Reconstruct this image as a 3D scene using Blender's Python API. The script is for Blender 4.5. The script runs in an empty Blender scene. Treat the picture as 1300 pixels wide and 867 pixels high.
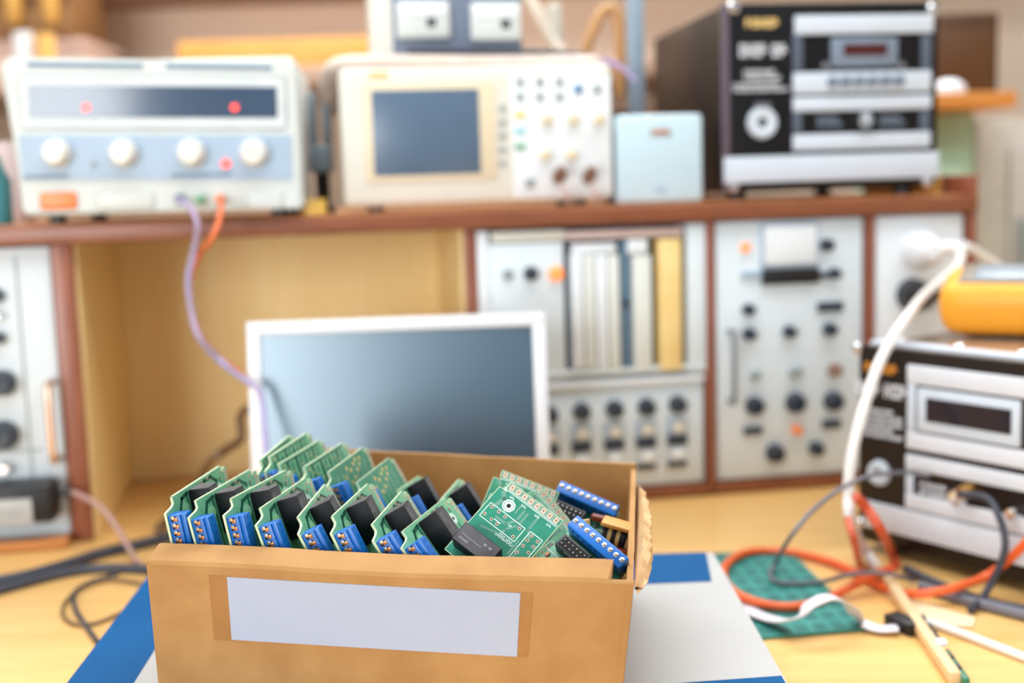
import bpy, bmesh, math, random
from mathutils import Vector, Matrix
random.seed(7)
SC = bpy.context.scene
COL = SC.collection
V = Vector
# ------------------------------------------------------------------ camera model (40 mm class lens, 1300 x 867 frame)
FPX, TH, RO, H = 1560.0, 0.1275, -0.030, 0.40
CW, CH = 1300.0, 867.0
FWD = V((0, math.cos(TH), -math.sin(TH)))
UP0 = V((0, math.sin(TH), math.cos(TH)))
RT0 = V((1, 0, 0))
RT = RT0 * math.cos(RO) + UP0 * math.sin(RO)
UP = -RT0 * math.sin(RO) + UP0 * math.cos(RO)
EYE = V((0, 0, H))
def ray(px, py):
    return FWD + RT * ((px - CW / 2) / FPX) - UP * ((py - CH / 2) / FPX)
def at(px, py, Y):
    d = ray(px, py); return EYE + d * (Y / d.y)
def on_z(px, py, z):
    d = ray(px, py); return EYE + d * ((z - H) / d.z)
def proj(p):
    q = p - EYE; w = q.dot(FWD)
    return V((CW / 2 + FPX * q.dot(RT) / w, CH / 2 - FPX * q.dot(UP) / w))
class Frame:
    """an upright face: origin, heading; its own x runs along the face, y into the thing, z up"""
    def __init__(s, o, yaw):
        s.o = V(o); s.yaw = yaw
        s.u = V((math.cos(yaw), math.sin(yaw), 0)); s.n = V((-math.sin(yaw), math.cos(yaw), 0))
        s.M = Matrix.Translation(s.o) @ Matrix.Rotation(yaw, 4, 'Z')
    def px(s, x, y, off=0.0):
        d = ray(x, y); t = ((s.o + s.n * off) - EYE).dot(s.n) / d.dot(s.n)
        q = EYE + d * t - s.o
        return q.dot(s.u), q.z
    def rect(s, x0, y0, x1, y1, off=0.0):
        xm, ym = (x0 + x1) / 2, (y0 + y1) / 2
        a, b = s.px(x0, ym, off)[0], s.px(x1, ym, off)[0]; c, d = s.px(xm, y0, off)[1], s.px(xm, y1, off)[1]
        return min(a, b), max(a, b), min(c, d), max(c, d)

# ------------------------------------------------------------------ materials
def lin(c):
    return tuple(((v / 255) / 12.92 if v / 255 <= .04045 else ((v / 255 + .055) / 1.055) ** 2.4) for v in c) + (1,)
MATS = {}
def mat(name, c, rough=.5, metal=0.0, var=.06, scale=30, bump=0.0, emit=0.0, spec=.5, c2=None, kind='noise', stretch=(1, 1, 1), coat=0.0):
    if name in MATS: return MATS[name]
    m = bpy.data.materials.new(name); m.use_nodes = True
    nt = m.node_tree; N = nt.nodes; L = nt.links
    b = N['Principled BSDF']
    b.inputs['Roughness'].default_value = rough; b.inputs['Metallic'].default_value = metal
    b.inputs['Specular IOR Level'].default_value = spec
    b.inputs['Coat Weight'].default_value = coat
    base = lin(c)
    tc = N.new('ShaderNodeTexCoord'); mp = N.new('ShaderNodeMapping')
    mp.inputs['Scale'].default_value = stretch
    L.new(tc.outputs['Object'], mp.inputs['Vector'])
    if kind == 'wave':
        tx = N.new('ShaderNodeTexWave'); tx.inputs['Scale'].default_value = scale
        tx.inputs['Distortion'].default_value = 4; tx.inputs['Detail'].default_value = 3
        fac = tx.outputs['Fac']
    else:
        tx = N.new('ShaderNodeTexNoise'); tx.inputs['Scale'].default_value = scale; tx.inputs['Detail'].default_value = 5
        fac = tx.outputs['Fac']
    L.new(mp.outputs['Vector'], tx.inputs['Vector'])
    rp = N.new('ShaderNodeValToRGB')
    other = lin(c2) if c2 else tuple(max(0, v * (1 - var * 2)) for v in base[:3]) + (1,)
    rp.color_ramp.elements[0].position = .3; rp.color_ramp.elements[1].position = .7
    rp.color_ramp.elements[0].color = other
    rp.color_ramp.elements[1].color = base
    L.new(fac, rp.inputs['Fac']); L.new(rp.outputs['Color'], b.inputs['Base Color'])
    if bump:
        bp = N.new('ShaderNodeBump'); bp.inputs['Strength'].default_value = bump; bp.inputs['Distance'].default_value = .002
        L.new(fac, bp.inputs['Height']); L.new(bp.outputs['Normal'], b.inputs['Normal'])
    if emit:
        b.inputs['Emission Color'].default_value = base; b.inputs['Emission Strength'].default_value = emit
    MATS[name] = m
    return m
M_TABLE = mat('table_oak', (238, 194, 124), .38, c2=(226, 176, 104), kind='noise', scale=6, stretch=(1, 9, 6))
M_MAHOG = mat('mahogany_edge', (144, 86, 56), .35, c2=(118, 66, 42), scale=14, stretch=(1, 12, 12))
M_MAHOGV = mat('mahogany_post', (152, 92, 68), .35, c2=(124, 68, 48), scale=14, stretch=(12, 12, 1))
M_SHELFTOP = mat('shelf_veneer', (205, 140, 80), .3, c2=(185, 115, 62), scale=10, stretch=(1, 12, 12))
M_PLY = mat('yellow_ply', (254, 230, 170), .5, c2=(250, 220, 154), scale=8, stretch=(9, 9, 1))
M_CARD = mat('cardboard', (178, 134, 80), .8, c2=(164, 119, 66), scale=35, bump=.15)
M_CARDLT = mat('cardboard_fold', (226, 180, 122), .8, c2=(214, 166, 106), scale=40, bump=.15)
M_CARDEDGE = mat('cardboard_torn', (232, 196, 148), .9, c2=(208, 164, 114), scale=120, bump=.5)
M_STAIN = mat('cardboard_tape_stain', (164, 114, 54), .6, c2=(154, 104, 46), scale=60)
M_PAPER = mat('label_paper', (170, 179, 200), .7, var=.02)
M_BLUEPR = mat('blue_print', (0, 84, 140), .7, c2=(0, 76, 130), spec=.15, scale=12)
M_WHITEPR = mat('white_print', (178, 179, 178), .5, var=.02)
M_CREAM = mat('cream_plastic', (216, 214, 203), .45, var=.02)
M_IVORY = mat('ivory_plastic', (224, 210, 180), .45, var=.02)
M_GREYPL = mat('pale_grey_plastic', (206, 213, 211), .45, var=.02)
M_BLUEGREY = mat('blue_grey_panel', (160, 182, 204), .45, var=.03)
M_PANEL = mat('grey_painted_metal', (216, 227, 233), .4, var=.03, scale=8)
M_PANELW = mat('white_painted_metal', (226, 232, 236), .4, var=.02)
M_PANELD = mat('slate_gap', (92, 120, 142), .5, var=.05)
M_STRIP = mat('module_strip', (218, 222, 216), .45, var=.03)
M_STRIPY = mat('module_cream_strip', (240, 214, 150), .45, c2=(226, 190, 120), scale=20)
M_BLACK = mat('black_plastic', (28, 29, 33), .4, var=.1)
M_BLACKM = mat('black_enamel', (15, 14, 17), .35, spec=.3, var=.1)
M_BROWNBLK = mat('dark_brown_enamel', (34, 24, 20), .4, spec=.3, var=.1)
M_AMPSTEEL = mat('amp_side_steel', (88, 98, 114), .4, .1)
M_AMPBEZ = mat('amp_bezel_steel', (124, 138, 156), .4, .1)
M_KNOBDK = mat('dark_knob', (48, 58, 70), .4, var=.1)
M_KNOBLT = mat('light_knob', (228, 228, 222), .35, var=.02)
M_SILVER = mat('brushed_bar', (200, 210, 222), .4, 0, var=.02)
M_CHROME = mat('chrome', (225, 225, 228), .15, 1.0, var=.02)
M_COPPER = mat('coppery_handle', (226, 196, 176), .25, .8, var=.03)
M_GLASSDK = mat('dark_display', (58, 78, 104), .12, spec=.7, var=.05)
M_GLASSBLK = mat('black_display', (30, 26, 40), .12, spec=.5, var=.05)
M_REDLCD = mat('dark_red_display', (74, 22, 14), .2, var=.05)
M_SCREEN = mat('scope_screen', (84, 106, 130), .3, var=.04, spec=.6)
M_LCD = mat('monitor_screen', (24, 62, 88), .30, spec=.62, var=.02); M_LCD.node_tree.nodes['Principled BSDF'].inputs['IOR'].default_value = 2.0; M_LCD.node_tree.nodes['Principled BSDF'].inputs['Specular Tint'].default_value = (.8, .93, 1, 1)
M_WHITEPL = mat('white_bezel', (226, 230, 236), .4, var=.01)
M_ORANGE = mat('orange_plastic', (244, 140, 82), .4, var=.04)
M_LEDRED = mat('red_indicator', (255, 70, 55), .3, emit=1.6, var=.01)
M_LEDORG = mat('orange_indicator', (255, 150, 80), .3, emit=.5, var=.01)
M_GREEN = mat('green_plastic', (120, 176, 140), .4, var=.03)
M_YELLOW = mat('yellow_plastic', (246, 210, 110), .4, var=.03)
M_CYAN = mat('cyan_plastic', (150, 205, 215), .4, var=.03)
M_BLUEDOT = mat('blue_button', (60, 120, 170), .4, var=.03)
M_BROWN = mat('brown_plug', (140, 108, 92), .5, var=.05)
M_GREYBTN = mat('grey_button', (150, 160, 162), .5, var=.05)
M_PALEBLUE = mat('pale_blue_case', (190, 213, 224), .4, var=.02)
M_TEXTW = mat('white_print_text', (212, 216, 224), .5, var=.02)
M_TEXTO = mat('orange_print_text', (226, 150, 50), .5, var=.02)
M_TEXTY = mat('gold_print_text', (240, 205, 130), .5, var=.02)
M_TEXTG = mat('slate_print_text', (84, 112, 134), .5, var=.02)
M_MMETER = mat('orange_holster', (248, 168, 44), .45, var=.03)
M_MMLCD = mat('meter_display', (120, 140, 155), .25, var=.03)
M_WHITECBL = mat('white_cable', (232, 228, 224), .45, var=.02)
M_ORGCBL = mat('orange_cable', (238, 104, 42), .4, c2=(224, 90, 34), scale=20)
M_REDCBL = mat('red_orange_cable', (204, 84, 48), .4, var=.04)
M_GREYCBL = mat('grey_cable', (112, 112, 122), .5, var=.05)
M_DKCBL = mat('dark_cable', (56, 60, 72), .5, var=.05)
M_BRNCBL = mat('brown_cable', (118, 92, 66), .5, var=.05)
M_VIOCBL = mat('violet_cable', (156, 158, 204), .45, c2=(172, 152, 178), scale=12)
M_PINKCBL = mat('dusty_pink_cable', (176, 142, 134), .5, var=.04)
M_RIBBON = mat('ribbon_white', (228, 226, 232), .5, c2=(214, 208, 214), scale=60, var=.03)
M_BEIGE = mat('beige_wood', (234, 206, 160), .5, c2=(222, 188, 138), scale=20)
M_PURPLE = mat('lilac_cloth', (196, 180, 222), .8, var=.06)
M_STEELBLUE = mat('blue_grey_steel', (140, 158, 172), .45, .2, var=.06)
# electronics
M_BLUETB = mat('terminal_blue', (12, 102, 188), .35, var=.05)
M_BLUETB2 = mat('terminal_blue_deep', (18, 92, 178), .35, var=.05)
M_RELAY = mat('relay_black', (14, 16, 20), .55, spec=.25, var=.12, scale=60)
M_RELAYTOP = mat('relay_dusty_top', (84, 82, 86), .65, c2=(66, 64, 68), scale=90)
M_SCREW = mat('screw_metal', (196, 188, 178), .3, .8, var=.08, scale=200)
M_SCREWC = mat('copper_contact', (196, 138, 96), .35, .6, var=.08, scale=200)
M_HOLE = mat('dark_hole', (16, 16, 18), .8)
M_PAD = mat('tinned_pad', (226, 196, 172), .35, .3, var=.04)
M_GOLD = mat('gold_pad', (236, 206, 130), .3, .5, var=.04)
M_SILK = mat('silkscreen', (226, 238, 232), .6, var=.02)
M_TRACK = mat('track_dark', (26, 86, 66), .4, var=.05)
M_TRACKG = mat('track_greygreen', (104, 152, 134), .4, var=.05)
M_PCBEDGE = mat('board_edge', (206, 222, 186), .6, var=.05)
M_ELCAP = mat('capacitor_can', (210, 212, 218), .3, .4, var=.03)
M_CAPRED = mat('brown_film_capacitor', (120, 46, 26), .3, var=.08)
M_COIL = mat('coil_core', (26, 22, 22), .5, var=.1)
M_COILTAPE = mat('coil_tape', (220, 190, 120), .5, var=.05)
M_COILTOP = mat('coil_top_amber', (214, 150, 72), .5, var=.05)
M_TEALPCB = mat('teal_board', (58, 148, 138), .45, c2=(44, 132, 124), scale=40)
M_TEALDK = mat('teal_board_dark', (34, 112, 108), .45, var=.05)
def pcb_mat(name, c, c2, rough=.35):
    m = mat(name, c, rough, c2=c2, scale=90, spec=.5, coat=.15); return m
M_PCB = pcb_mat('board_green', (122, 190, 152), (98, 168, 132))
M_PCBD = pcb_mat('board_green_deep', (62, 142, 110), (46, 122, 94))
M_PCBT = pcb_mat('board_green_teal', (42, 138, 112), (34, 124, 100))

# ------------------------------------------------------------------ mesh helpers
def bx(bm, x0, x1, y0, y1, z0, z1, bev=0.0, seg=2, M=None):
    vs = [bm.verts.new((x, y, z)) for x in (x0, x1) for y in (y0, y1) for z in (z0, z1)]
    fs = [bm.faces.new([vs[i] for i in f]) for f in ((0, 1, 3, 2), (4, 6, 7, 5), (0, 4, 5, 1), (2, 3, 7, 6), (0, 2, 6, 4), (1, 5, 7, 3))]
    if bev:
        es = list({e for f in fs for e in f.edges})
        r = bmesh.ops.bevel(bm, geom=es, offset=bev, segments=seg, affect='EDGES', profile=.5)
        vs = list({v for f in r['faces'] for v in f.verts} | {v for v in vs if v.is_valid})
    if M is not None:
        for v in vs: v.co = M @ v.co
    return bm
def lathe(bm, prof, M=None, seg=20):
    """prof: (radius, height) pairs round local z"""
    rings = []
    for r, h in prof:
        if r < 1e-7: rings.append([bm.verts.new((0, 0, h))])
        else: rings.append([bm.verts.new((r * math.cos(2 * math.pi * i / seg), r * math.sin(2 * math.pi * i / seg), h)) for i in range(seg)])
    for a, b in zip(rings, rings[1:]):
        for i in range(seg):
            j = (i + 1) % seg
            if len(a) == 1 and len(b) == 1: continue
            if len(a) == 1: bm.faces.new([a[0], b[j], b[i]][::-1])
            elif len(b) == 1: bm.faces.new([a[i], a[j], b[0]])
            else: bm.faces.new([a[i], a[j], b[j], b[i]])
    if M is not None:
        for rg in rings:
            for v in rg: v.co = M @ v.co
    return bm
def cyl(bm, c, d, r, h, seg=20, bev=0.0):
    """capped cylinder from point c along direction d"""
    M = Matrix.Translation(V(c)) @ V(d).to_track_quat('Z', 'Y').to_matrix().to_4x4()
    p = [(0, 0), (r, 0), (r, h - bev), (r - bev, h), (0, h)] if bev else [(0, 0), (r, 0), (r, h), (0, h)]
    return lathe(bm, p, M, seg)
def prism(bm, pts, y0, y1, M=None, flip=False):
    """outline of (x, z) extruded in y"""
    a = [bm.verts.new((p[0], y0, p[1])) for p in pts]; b = [bm.verts.new((p[0], y1, p[1])) for p in pts]
    n = len(pts)
    bm.faces.new(a); bm.faces.new(b[::-1])
    for i in range(n): bm.faces.new([a[i], b[i], b[(i + 1) % n], a[(i + 1) % n]])
    if M is not None:
        for v in a + b: v.co = M @ v.co
    return bm
def smooth_path(pts, n=8):
    pts = [V(p) for p in pts]
    if len(pts) < 3: return pts
    out = []
    P = [pts[0] * 2 - pts[1]] + pts + [pts[-1] * 2 - pts[-2]]
    for i in range(1, len(P) - 2):
        p0, p1, p2, p3 = P[i - 1:i + 3]
        for k in range(n):
            t = k / n
            out.append(.5 * ((2 * p1) + (p2 - p0) * t + (2 * p0 - 5 * p1 + 4 * p2 - p3) * t * t + (3 * p1 - p0 - 3 * p2 + p3) * t ** 3))
    out.append(pts[-1]); return out
def tube(bm, pts, r, seg=10, sm=8, flat=None):
    P = smooth_path(pts, sm) if sm else [V(p) for p in pts]
    rings = []; up = V((0, 0, 1)); prev = None
    for i, p in enumerate(P):
        t = (P[min(i + 1, len(P) - 1)] - P[max(i - 1, 0)]).normalized()
        if prev is None:
            s = t.cross(up if abs(t.z) < .95 else V((1, 0, 0))).normalized()
        else:
            s = (prev - t * prev.dot(t)).normalized()
        prev = s; w = s.cross(t).normalized()
        a, b = (r, r) if flat is None else (flat, r)
        rr = r
        rings.append([bm.verts.new(p + s * (a * math.cos(2 * math.pi * k / seg)) + w * (b * math.sin(2 * math.pi * k / seg))) for k in range(seg)])
    for A, B in zip(rings, rings[1:]):
        for k in range(seg): bm.faces.new([A[k], A[(k + 1) % seg], B[(k + 1) % seg], B[k]])
    bm.faces.new(rings[0][::-1]); bm.faces.new(rings[-1]); return bm
def obj(name, bm, m, parent=None, ang=.6):
    bmesh.ops.recalc_face_normals(bm, faces=bm.faces)
    me = bpy.data.meshes.new(name); bm.to_mesh(me); bm.free()
    for p in me.polygons: p.use_smooth = True
    me.set_sharp_from_angle(angle=ang)
    me.materials.append(m)
    o = bpy.data.objects.new(name, me); COL.objects.link(o)
    if parent is not None: o.parent = parent
    return o
B = bmesh.new
def tag(o, label=None, cat=None, group=None, kind=None):
    if label: o['label'] = label
    if cat: o['category'] = cat
    if group: o['group'] = group
    if kind: o['kind'] = kind
    return o
def thing(name, label, cat, M=None, group=None):
    o = bpy.data.objects.new(name, None); o.empty_display_size = .02; COL.objects.link(o)
    if M is not None: o.matrix_world = M
    return tag(o, label, cat, group)
def struct(name, bm, m): return tag(obj(name, bm, m), kind='structure')
def fixed(name, bm, m, label, cat, group=None): return tag(obj(name, bm, m), label, cat, group)
def kids(o): return [c for c in bpy.data.objects if c.parent == o]
def copy_tree(o, parent=None):
    c = o.copy(); COL.objects.link(c); c.parent = parent
    for ch in kids(o): copy_tree(ch, c)
    return c
def glyphs(bm, x0, x1, z0, z1, n, y=-.0006, th=.0005):
    """a row of small printed strokes"""
    w = (x1 - x0) / n
    for i in range(n):
        a = x0 + i * w + w * .08; b = x0 + (i + 1) * w - w * .12
        k = (i * 7 + n) % 4; t = (z1 - z0) * .24; q = w * .24
        bx(bm, a, a + q, y, y + th, z0, z1)
        if k != 1: bx(bm, b - q, b, y, y + th, z0, z1)
        if k != 3: bx(bm, a + q, b - q, y, y + th, z1 - t, z1)
        if k in (0, 2): bx(bm, a + q, b - q, y, y + th, z0, z0 + t)
        if k in (1, 3): bx(bm, a + q, b, y, y + th, (z0 + z1) / 2 - t / 2, (z0 + z1) / 2 + t / 2)

# ================================================================== ROOM AND TABLE
YW = 3.3
bm = B(); bx(bm, -3.2, 3.2, -2.2, YW + .1, -.78, -.74); struct('floor', bm, mat('floor_lino', (150, 140, 128), .5))
bm = B(); bx(bm, -3.2, 3.2, YW, YW + .1, -.74, 2.2); struct('wall_back', bm, mat('beige_wall', (236, 216, 196), .8, var=.03, scale=3))
bm = B(); bx(bm, -3.2, -3.1, -2.2, YW, -.74, 2.2); struct('wall_left', bm, mat('pale_wall', (220, 212, 200), .8, var=.03, scale=3))
bm = B(); bx(bm, 3.1, 3.2, -2.2, YW, -.74, 2.2); struct('wall_right', bm, mat('pale_wall', (220, 212, 200), .8))

# work table
tb = thing('work_table', 'long work table with a pale yellow oak top carrying everything', 'table', Matrix.Translation((0, 1.2, -.74)))
bm = B(); bx(bm, -1.5, 1.6, -1.15, .91, .705, .74, .004); obj('table_top', bm, M_TABLE, tb)
for x in (-1.42, 1.52):
    for y in (-1.07, .85):
        bm = B(); bx(bm, x - .03, x + .03, y - .03, y + .03, 0, .705, .003); obj('leg', bm, M_STEELBLUE, tb)

# ================================================================== SHELF UNIT (hutch)
CY = .1605
p0 = on_z(902, 628, 0.0) + V((0, 0, .0008))
C = Frame(p0, CY)
def cx(x, y): return C.px(x, y)[0]
def cz(x, y): return C.px(x, y)[1]
ztop_lo = cz(902, 280); SHD = .40
z_sh = cz(902, 258)                      # upper side of the shelf board
xL, xR = -1.15, cx(1237, 240)
hut = thing('workbench_shelf', 'low reddish wooden workbench shelf unit with dividers and open yellow bay', 'shelf', C.M)
bm = B(); bx(bm, xL, xR, -.012, SHD, ztop_lo, z_sh, .003); obj('top_board', bm, M_MAHOG, hut)
bm = B(); bx(bm, xL + .01, xR - .018, 0.0, SHD - .01, z_sh - .0005, z_sh + .0015); obj('top_veneer', bm, M_SHELFTOP, hut)
zr = cz(902, 613)
posts = [(cx(71, 400) , cx(98, 400)), (cx(590, 340), cx(605, 340)), (cx(896, 440), cx(906, 440)), (cx(1099, 340), cx(1108, 340)), (cx(1226, 300), cx(1237, 300))]
for a, b in [(xL, xL + .026)] + posts:
    bm = B(); bx(bm, a, b, -.006, SHD - .02, 0, ztop_lo, .002); obj('upright', bm, M_MAHOGV, hut)
bm = B(); bx(bm, cx(1226, 260), xR, -.010, .30, z_sh - .002, cz(1230, 222), .002); obj('end_lip', bm, M_MAHOGV, hut)
bm = B(); bx(bm, cx(1213, 260), cx(1226, 260) - .0005, .06, .26, z_sh + .0016, C.px(1215, 223, .06)[1], .002); obj('end_block', bm, mat('honey_block', (214, 166, 84), .45, c2=(200, 148, 68), scale=9), hut)
bm = B(); bx(bm, posts[1][1], posts[4][0], -.006, .03, 0, zr, .002); obj('bottom_rail', bm, M_MAHOG, hut)
bm = B(); bx(bm, xL, posts[0][0], -.034, -.007, 0, .012, .002); obj('bottom_rail', bm, M_SHELFTOP, hut)
bayL, bayR = posts[0][1], posts[1][0]
bm = B(); bx(bm, bayL, bayL + .004, 0.005, .30, 0, ztop_lo); obj('bay_side', bm, M_PLY, hut)
bm = B(); bx(bm, bayR - .004, bayR, 0.005, .30, 0, ztop_lo); obj('bay_side', bm, M_PLY, hut)
bm = B(); bx(bm, bayL, bayR, .30, .312, 0, ztop_lo); obj('back_panel', bm, M_PLY, hut)
bm = B(); bx(bm, bayR, xR, SHD - .03, SHD - .02, 0, ztop_lo); obj('back_panel', bm, M_MAHOG, hut)

# ------------------------------------------------------------------ rack instruments standing in the bays
def knob(parent, fr, x, y, rpx, m, name='knob', h=.014, base=None, y0=0.0):
    X, Z = fr.px(x, y); r = abs(fr.px(x + rpx, y)[0] - X)
    bm = B(); M = Matrix.Translation((X, y0, Z)) @ Matrix.Rotation(math.pi / 2, 4, 'X')
    lathe(bm, [(r * 1.05, 0), (r, h * .3), (r * .86, h * .85), (r * .7, h), (0, h)], M, 20)
    if r > .006:
        bx(bm, X - r * .09, X + r * .09, y0 - h * 1.12, y0 - h * .9, Z, Z + r * .8)
    return obj(name, bm, m, parent)
def plate(parent, fr, x0, y0, x1, y1, m, name='plate', h=.003, back=0.0, bev=.0008):
    a, b, c, d = fr.rect(x0, y0, x1, y1)
    bm = B(); bx(bm, a, b, -h, back, c, d, min(bev, (b - a) * .3, (d - c) * .3)); return obj(name, bm, m, parent)

# left equipment panel
q = thing('equipment_panel', 'tall pale grey rack panel with bow handle left of the open bay', 'instrument', C.M)
xa, xb = xL + .03, posts[0][0] - .002
zb, zt = .001, ztop_lo - .002
bm = B(); bx(bm, xa, xb, .004, .24, zb, zt, .002); obj('case', bm, M_PANEL, q)
bm = B(); bx(bm, xa, xb, .001, .005, zb + .001, zt - .001, .001); obj('front_panel', bm, M_PANEL, q)
g = cx(33, 500)
bm = B(); bx(bm, g - .0012, g + .0012, 0, .003, zb + .03, zt - .01); obj('panel_seam', bm, M_GREYBTN, q)
bm = B(); bx(bm, xa, cx(55, 600), 0, .003, cz(30, 573), cz(30, 570)); obj('panel_seam', bm, M_GREYBTN, q)
knob(q, C, 4, 486, 17, M_KNOBDK, h=.024); knob(q, C, 5, 552, 19, M_KNOBDK, h=.026)
knob(q, C, 7, 593, 9, M_CHROME, 'socket'); knob(q, C, -3, 375, 9, M_KNOBDK); knob(q, C, 0, 429, 8, M_KNOBDK); knob(q, C, -2, 400, 6, M_CHROME, 'socket')
X1, Z1 = C.px(66, 484); X2, Z2 = C.px(71, 580)
bm = B(); tube(bm, [(X1, .002, Z1), (X1, -.02, Z1), (X1, -.026, Z1 - .01), (X1, -.026, Z2 + .01), (X1, -.02, Z2), (X1, .002, Z2)], .0045, 10, 4); obj('handle', bm, M_COPPER, q)

# module rack
r1 = thing('module_rack', 'grey rack of slim upright modules with one cream strip', 'instrument', C.M)
xa, xb = posts[1][1] + .002, posts[2][0] - .002
zm = cz(800, 478)
bm = B(); bx(bm, xa, xb, .05, .26, zm + .001, ztop_lo - .002); obj('case', bm, M_PANELD, r1)
def rk(x0, y0, x1, y1, m, name, h=.0, d=.05):
    a, b, c, e = C.rect(x0, y0, x1, y1); bm = B(); bx(bm, a, b, -h, d, max(c, zm + .001), min(e, ztop_lo - .003), .001); return obj(name, bm, m, r1)
rk(607, 289, 622, 476, M_PANELW, 'side_rail', .004); rk(872, 283, 895, 474, M_PANEL, 'side_rail', .004)
rk(623, 293, 717, 307, M_CREAM, 'top_strip', .004); rk(718, 291, 866, 302, mat('pinkish_strip', (214, 190, 184), .5), 'top_strip', .003)
pn = rk(623, 309, 716, 490, M_PANEL, 'module_panel', .004)
knob(r1, C, 644, 348, 7, M_GREYBTN, 'jack', .006, y0=-.004); knob(r1, C, 673, 347, 9, M_KNOBDK, y0=-.004); knob(r1, C, 705, 347, 9.5, M_LEDORG, 'lamp', .008, y0=-.004)
rk(726, 309, 781, 322, M_PANELW, 'module_head', .003)
for i in range(4):
    rk(726 + i * 15.3, 323, 739.6 + i * 15.3, 468, M_STRIP if i % 2 else M_PANELW, 'module_strip', .006)
rk(789, 304, 801, 470, M_PANELD, 'blank_strip', .0); knob(r1, C, 794, 385, 4, M_BLACK, 'jack', .004)
rk(796, 304, 821, 322, M_PANELW, 'module_head', .004); rk(803, 324, 826, 467, M_STRIP, 'module_strip', .006)
rk(827, 304, 835, 470, M_BLACK, 'gap', -.02); cr = rk(836, 303, 863, 469, M_STRIPY, 'cream_strip', .008); rk(864, 304, 871, 470, M_BLACK, 'gap', -.02)
rk(624, 469, 895, 476, M_GREYPL, 'bottom_strip', .006)

# knob panel below the module rack
k1 = thing('knob_panel', 'grey panel with a row of dark knobs under the module rack', 'instrument', C.M)
bm = B(); bx(bm, xa, xb, 0.004, .24, zr + .001, zm - .001, .002); obj('case', bm, M_PANEL, k1)
bm = B(); bx(bm, xa + .002, xb - .002, 0, .005, zr + .003, zm - .003, .0015); obj('front_panel', bm, M_PANEL, k1)
plate(k1, C, 610, 490, 893, 483, M_PANELW, 'lip', .006)
cols = [(697, 526), (738, 522), (779.6, 519), (820, 516.4), (859.5, 513)]
for x, y in cols:
    knob(k1, C, x, y, 11, M_KNOBDK, h=.016)
    plate(k1, C, x - 13, y + 18, x + 13, y + 39, M_BLUEGREY, 'switch_frame', .002)
    plate(k1, C, x - 6.5, y + 20, x + 8.5, y + 35, M_CREAM, 'push_key', .008)
    plate(k1, C, x - 13, y + 39, x + 12, y + 51, M_KNOBDK, 'slide_switch', .006)
    plate(k1, C, x - 7, y + 55, x + 8, y + 69, M_PANELW, 'push_key', .008)
    plate(k1, C, x - 13, y + 72, x + 12, y + 79, M_KNOBDK, 'slot', .004)

# test panel
t1 = thing('test_instrument', 'tall grey test panel with white meter square between brown uprights', 'instrument', C.M)
xa, xb = posts[2][1] + .002, posts[3][0] - .002
bm = B(); bx(bm, xa, xb, .004, .26, zr + .001, ztop_lo - .002, .002); obj('case', bm, M_PANEL, t1)
bm = B(); bx(bm, xa + .002, xb - .002, 0, .005, zr + .003, ztop_lo - .004, .0015); obj('front_panel', bm, M_PANEL, t1)
plate(t1, C, 965, 283, 1038, 338, M_BLUEGREY, 'meter_frame', .003); plate(t1, C, 969, 286, 1035, 335, M_PANELW, 'meter_face', .006)
plate(t1, C, 966, 340, 1037, 360, M_BLACK, 'drum_dial', .008); plate(t1, C, 1037, 345, 1052, 353, M_KNOBDK, 'dial_shaft', .006); knob(t1, C, 1058, 347, 7, M_KNOBDK)
knob(t1, C, 946, 314, 6, M_LEDORG, 'lamp', .006)
for x, y, r, m in ((1048.5, 311, 8, M_KNOBDK), (949, 393, 7.5, M_KNOBDK), (950, 424, 8, M_KNOBDK), (1001, 421, 8, M_KNOBDK), (1052, 418, 8.5, M_KNOBDK), (957, 476, 6, M_GREYBTN), (1008, 472, 7.5, M_GREYBTN), (1058, 469, 8, M_BROWN),
                   (957, 515, 11.5, M_KNOBDK), (1009, 511, 12.5, M_KNOBDK), (1057, 509, 12, M_KNOBDK), (1010, 545, 6, M_ORANGE), (983, 575, 11.5, M_KNOBDK), (1035, 569, 9, M_KNOBDK)):
    knob(t1, C, x, y, r, m, 'knob' if r > 7 else 'jack')
for x0, y0, x1, y1 in ((1037, 383, 1069, 395), (943, 542, 967, 551), (1043, 533, 1066, 543), (940, 344, 966, 352)):
    plate(t1, C, x0, y0, x1, y1, M_KNOBDK if y0 != 344 else M_BLUEGREY, 'switch', .005)
X1, Z1 = C.px(924, 420); X2, Z2 = C.px(925, 508)
bm = B(); tube(bm, [(X1, .002, Z1), (X1, -.018, Z1), (X1, -.022, Z1 - .008), (X1, -.022, Z2 + .008), (X1, -.018, Z2), (X1, .002, Z2)], .003, 10, 4); obj('handle', bm, mat('grey_handle', (120, 128, 134), .4, .4), t1)

# socket panel
s1 = thing('socket_panel', 'pale grey mains socket panel in the rightmost bay of the shelf', 'instrument', C.M)
xa, xb = posts[3][1] + .002, posts[4][0] - .002
bm = B(); bx(bm, xa, xb, .004, .2, zr + .001, ztop_lo - .002, .002); obj('case', bm, M_PANEL, s1)
bm = B(); bx(bm, xa + .002, xb - .002, 0, .005, zr + .003, ztop_lo - .004, .0015); obj('front_panel', bm, M_PANELW, s1)
knob(s1, C, 1166, 318, 24, M_PANELW, 'socket', .006); knob(s1, C, 1157, 374, 19, M_KNOBDK, 'socket', .008)
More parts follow.
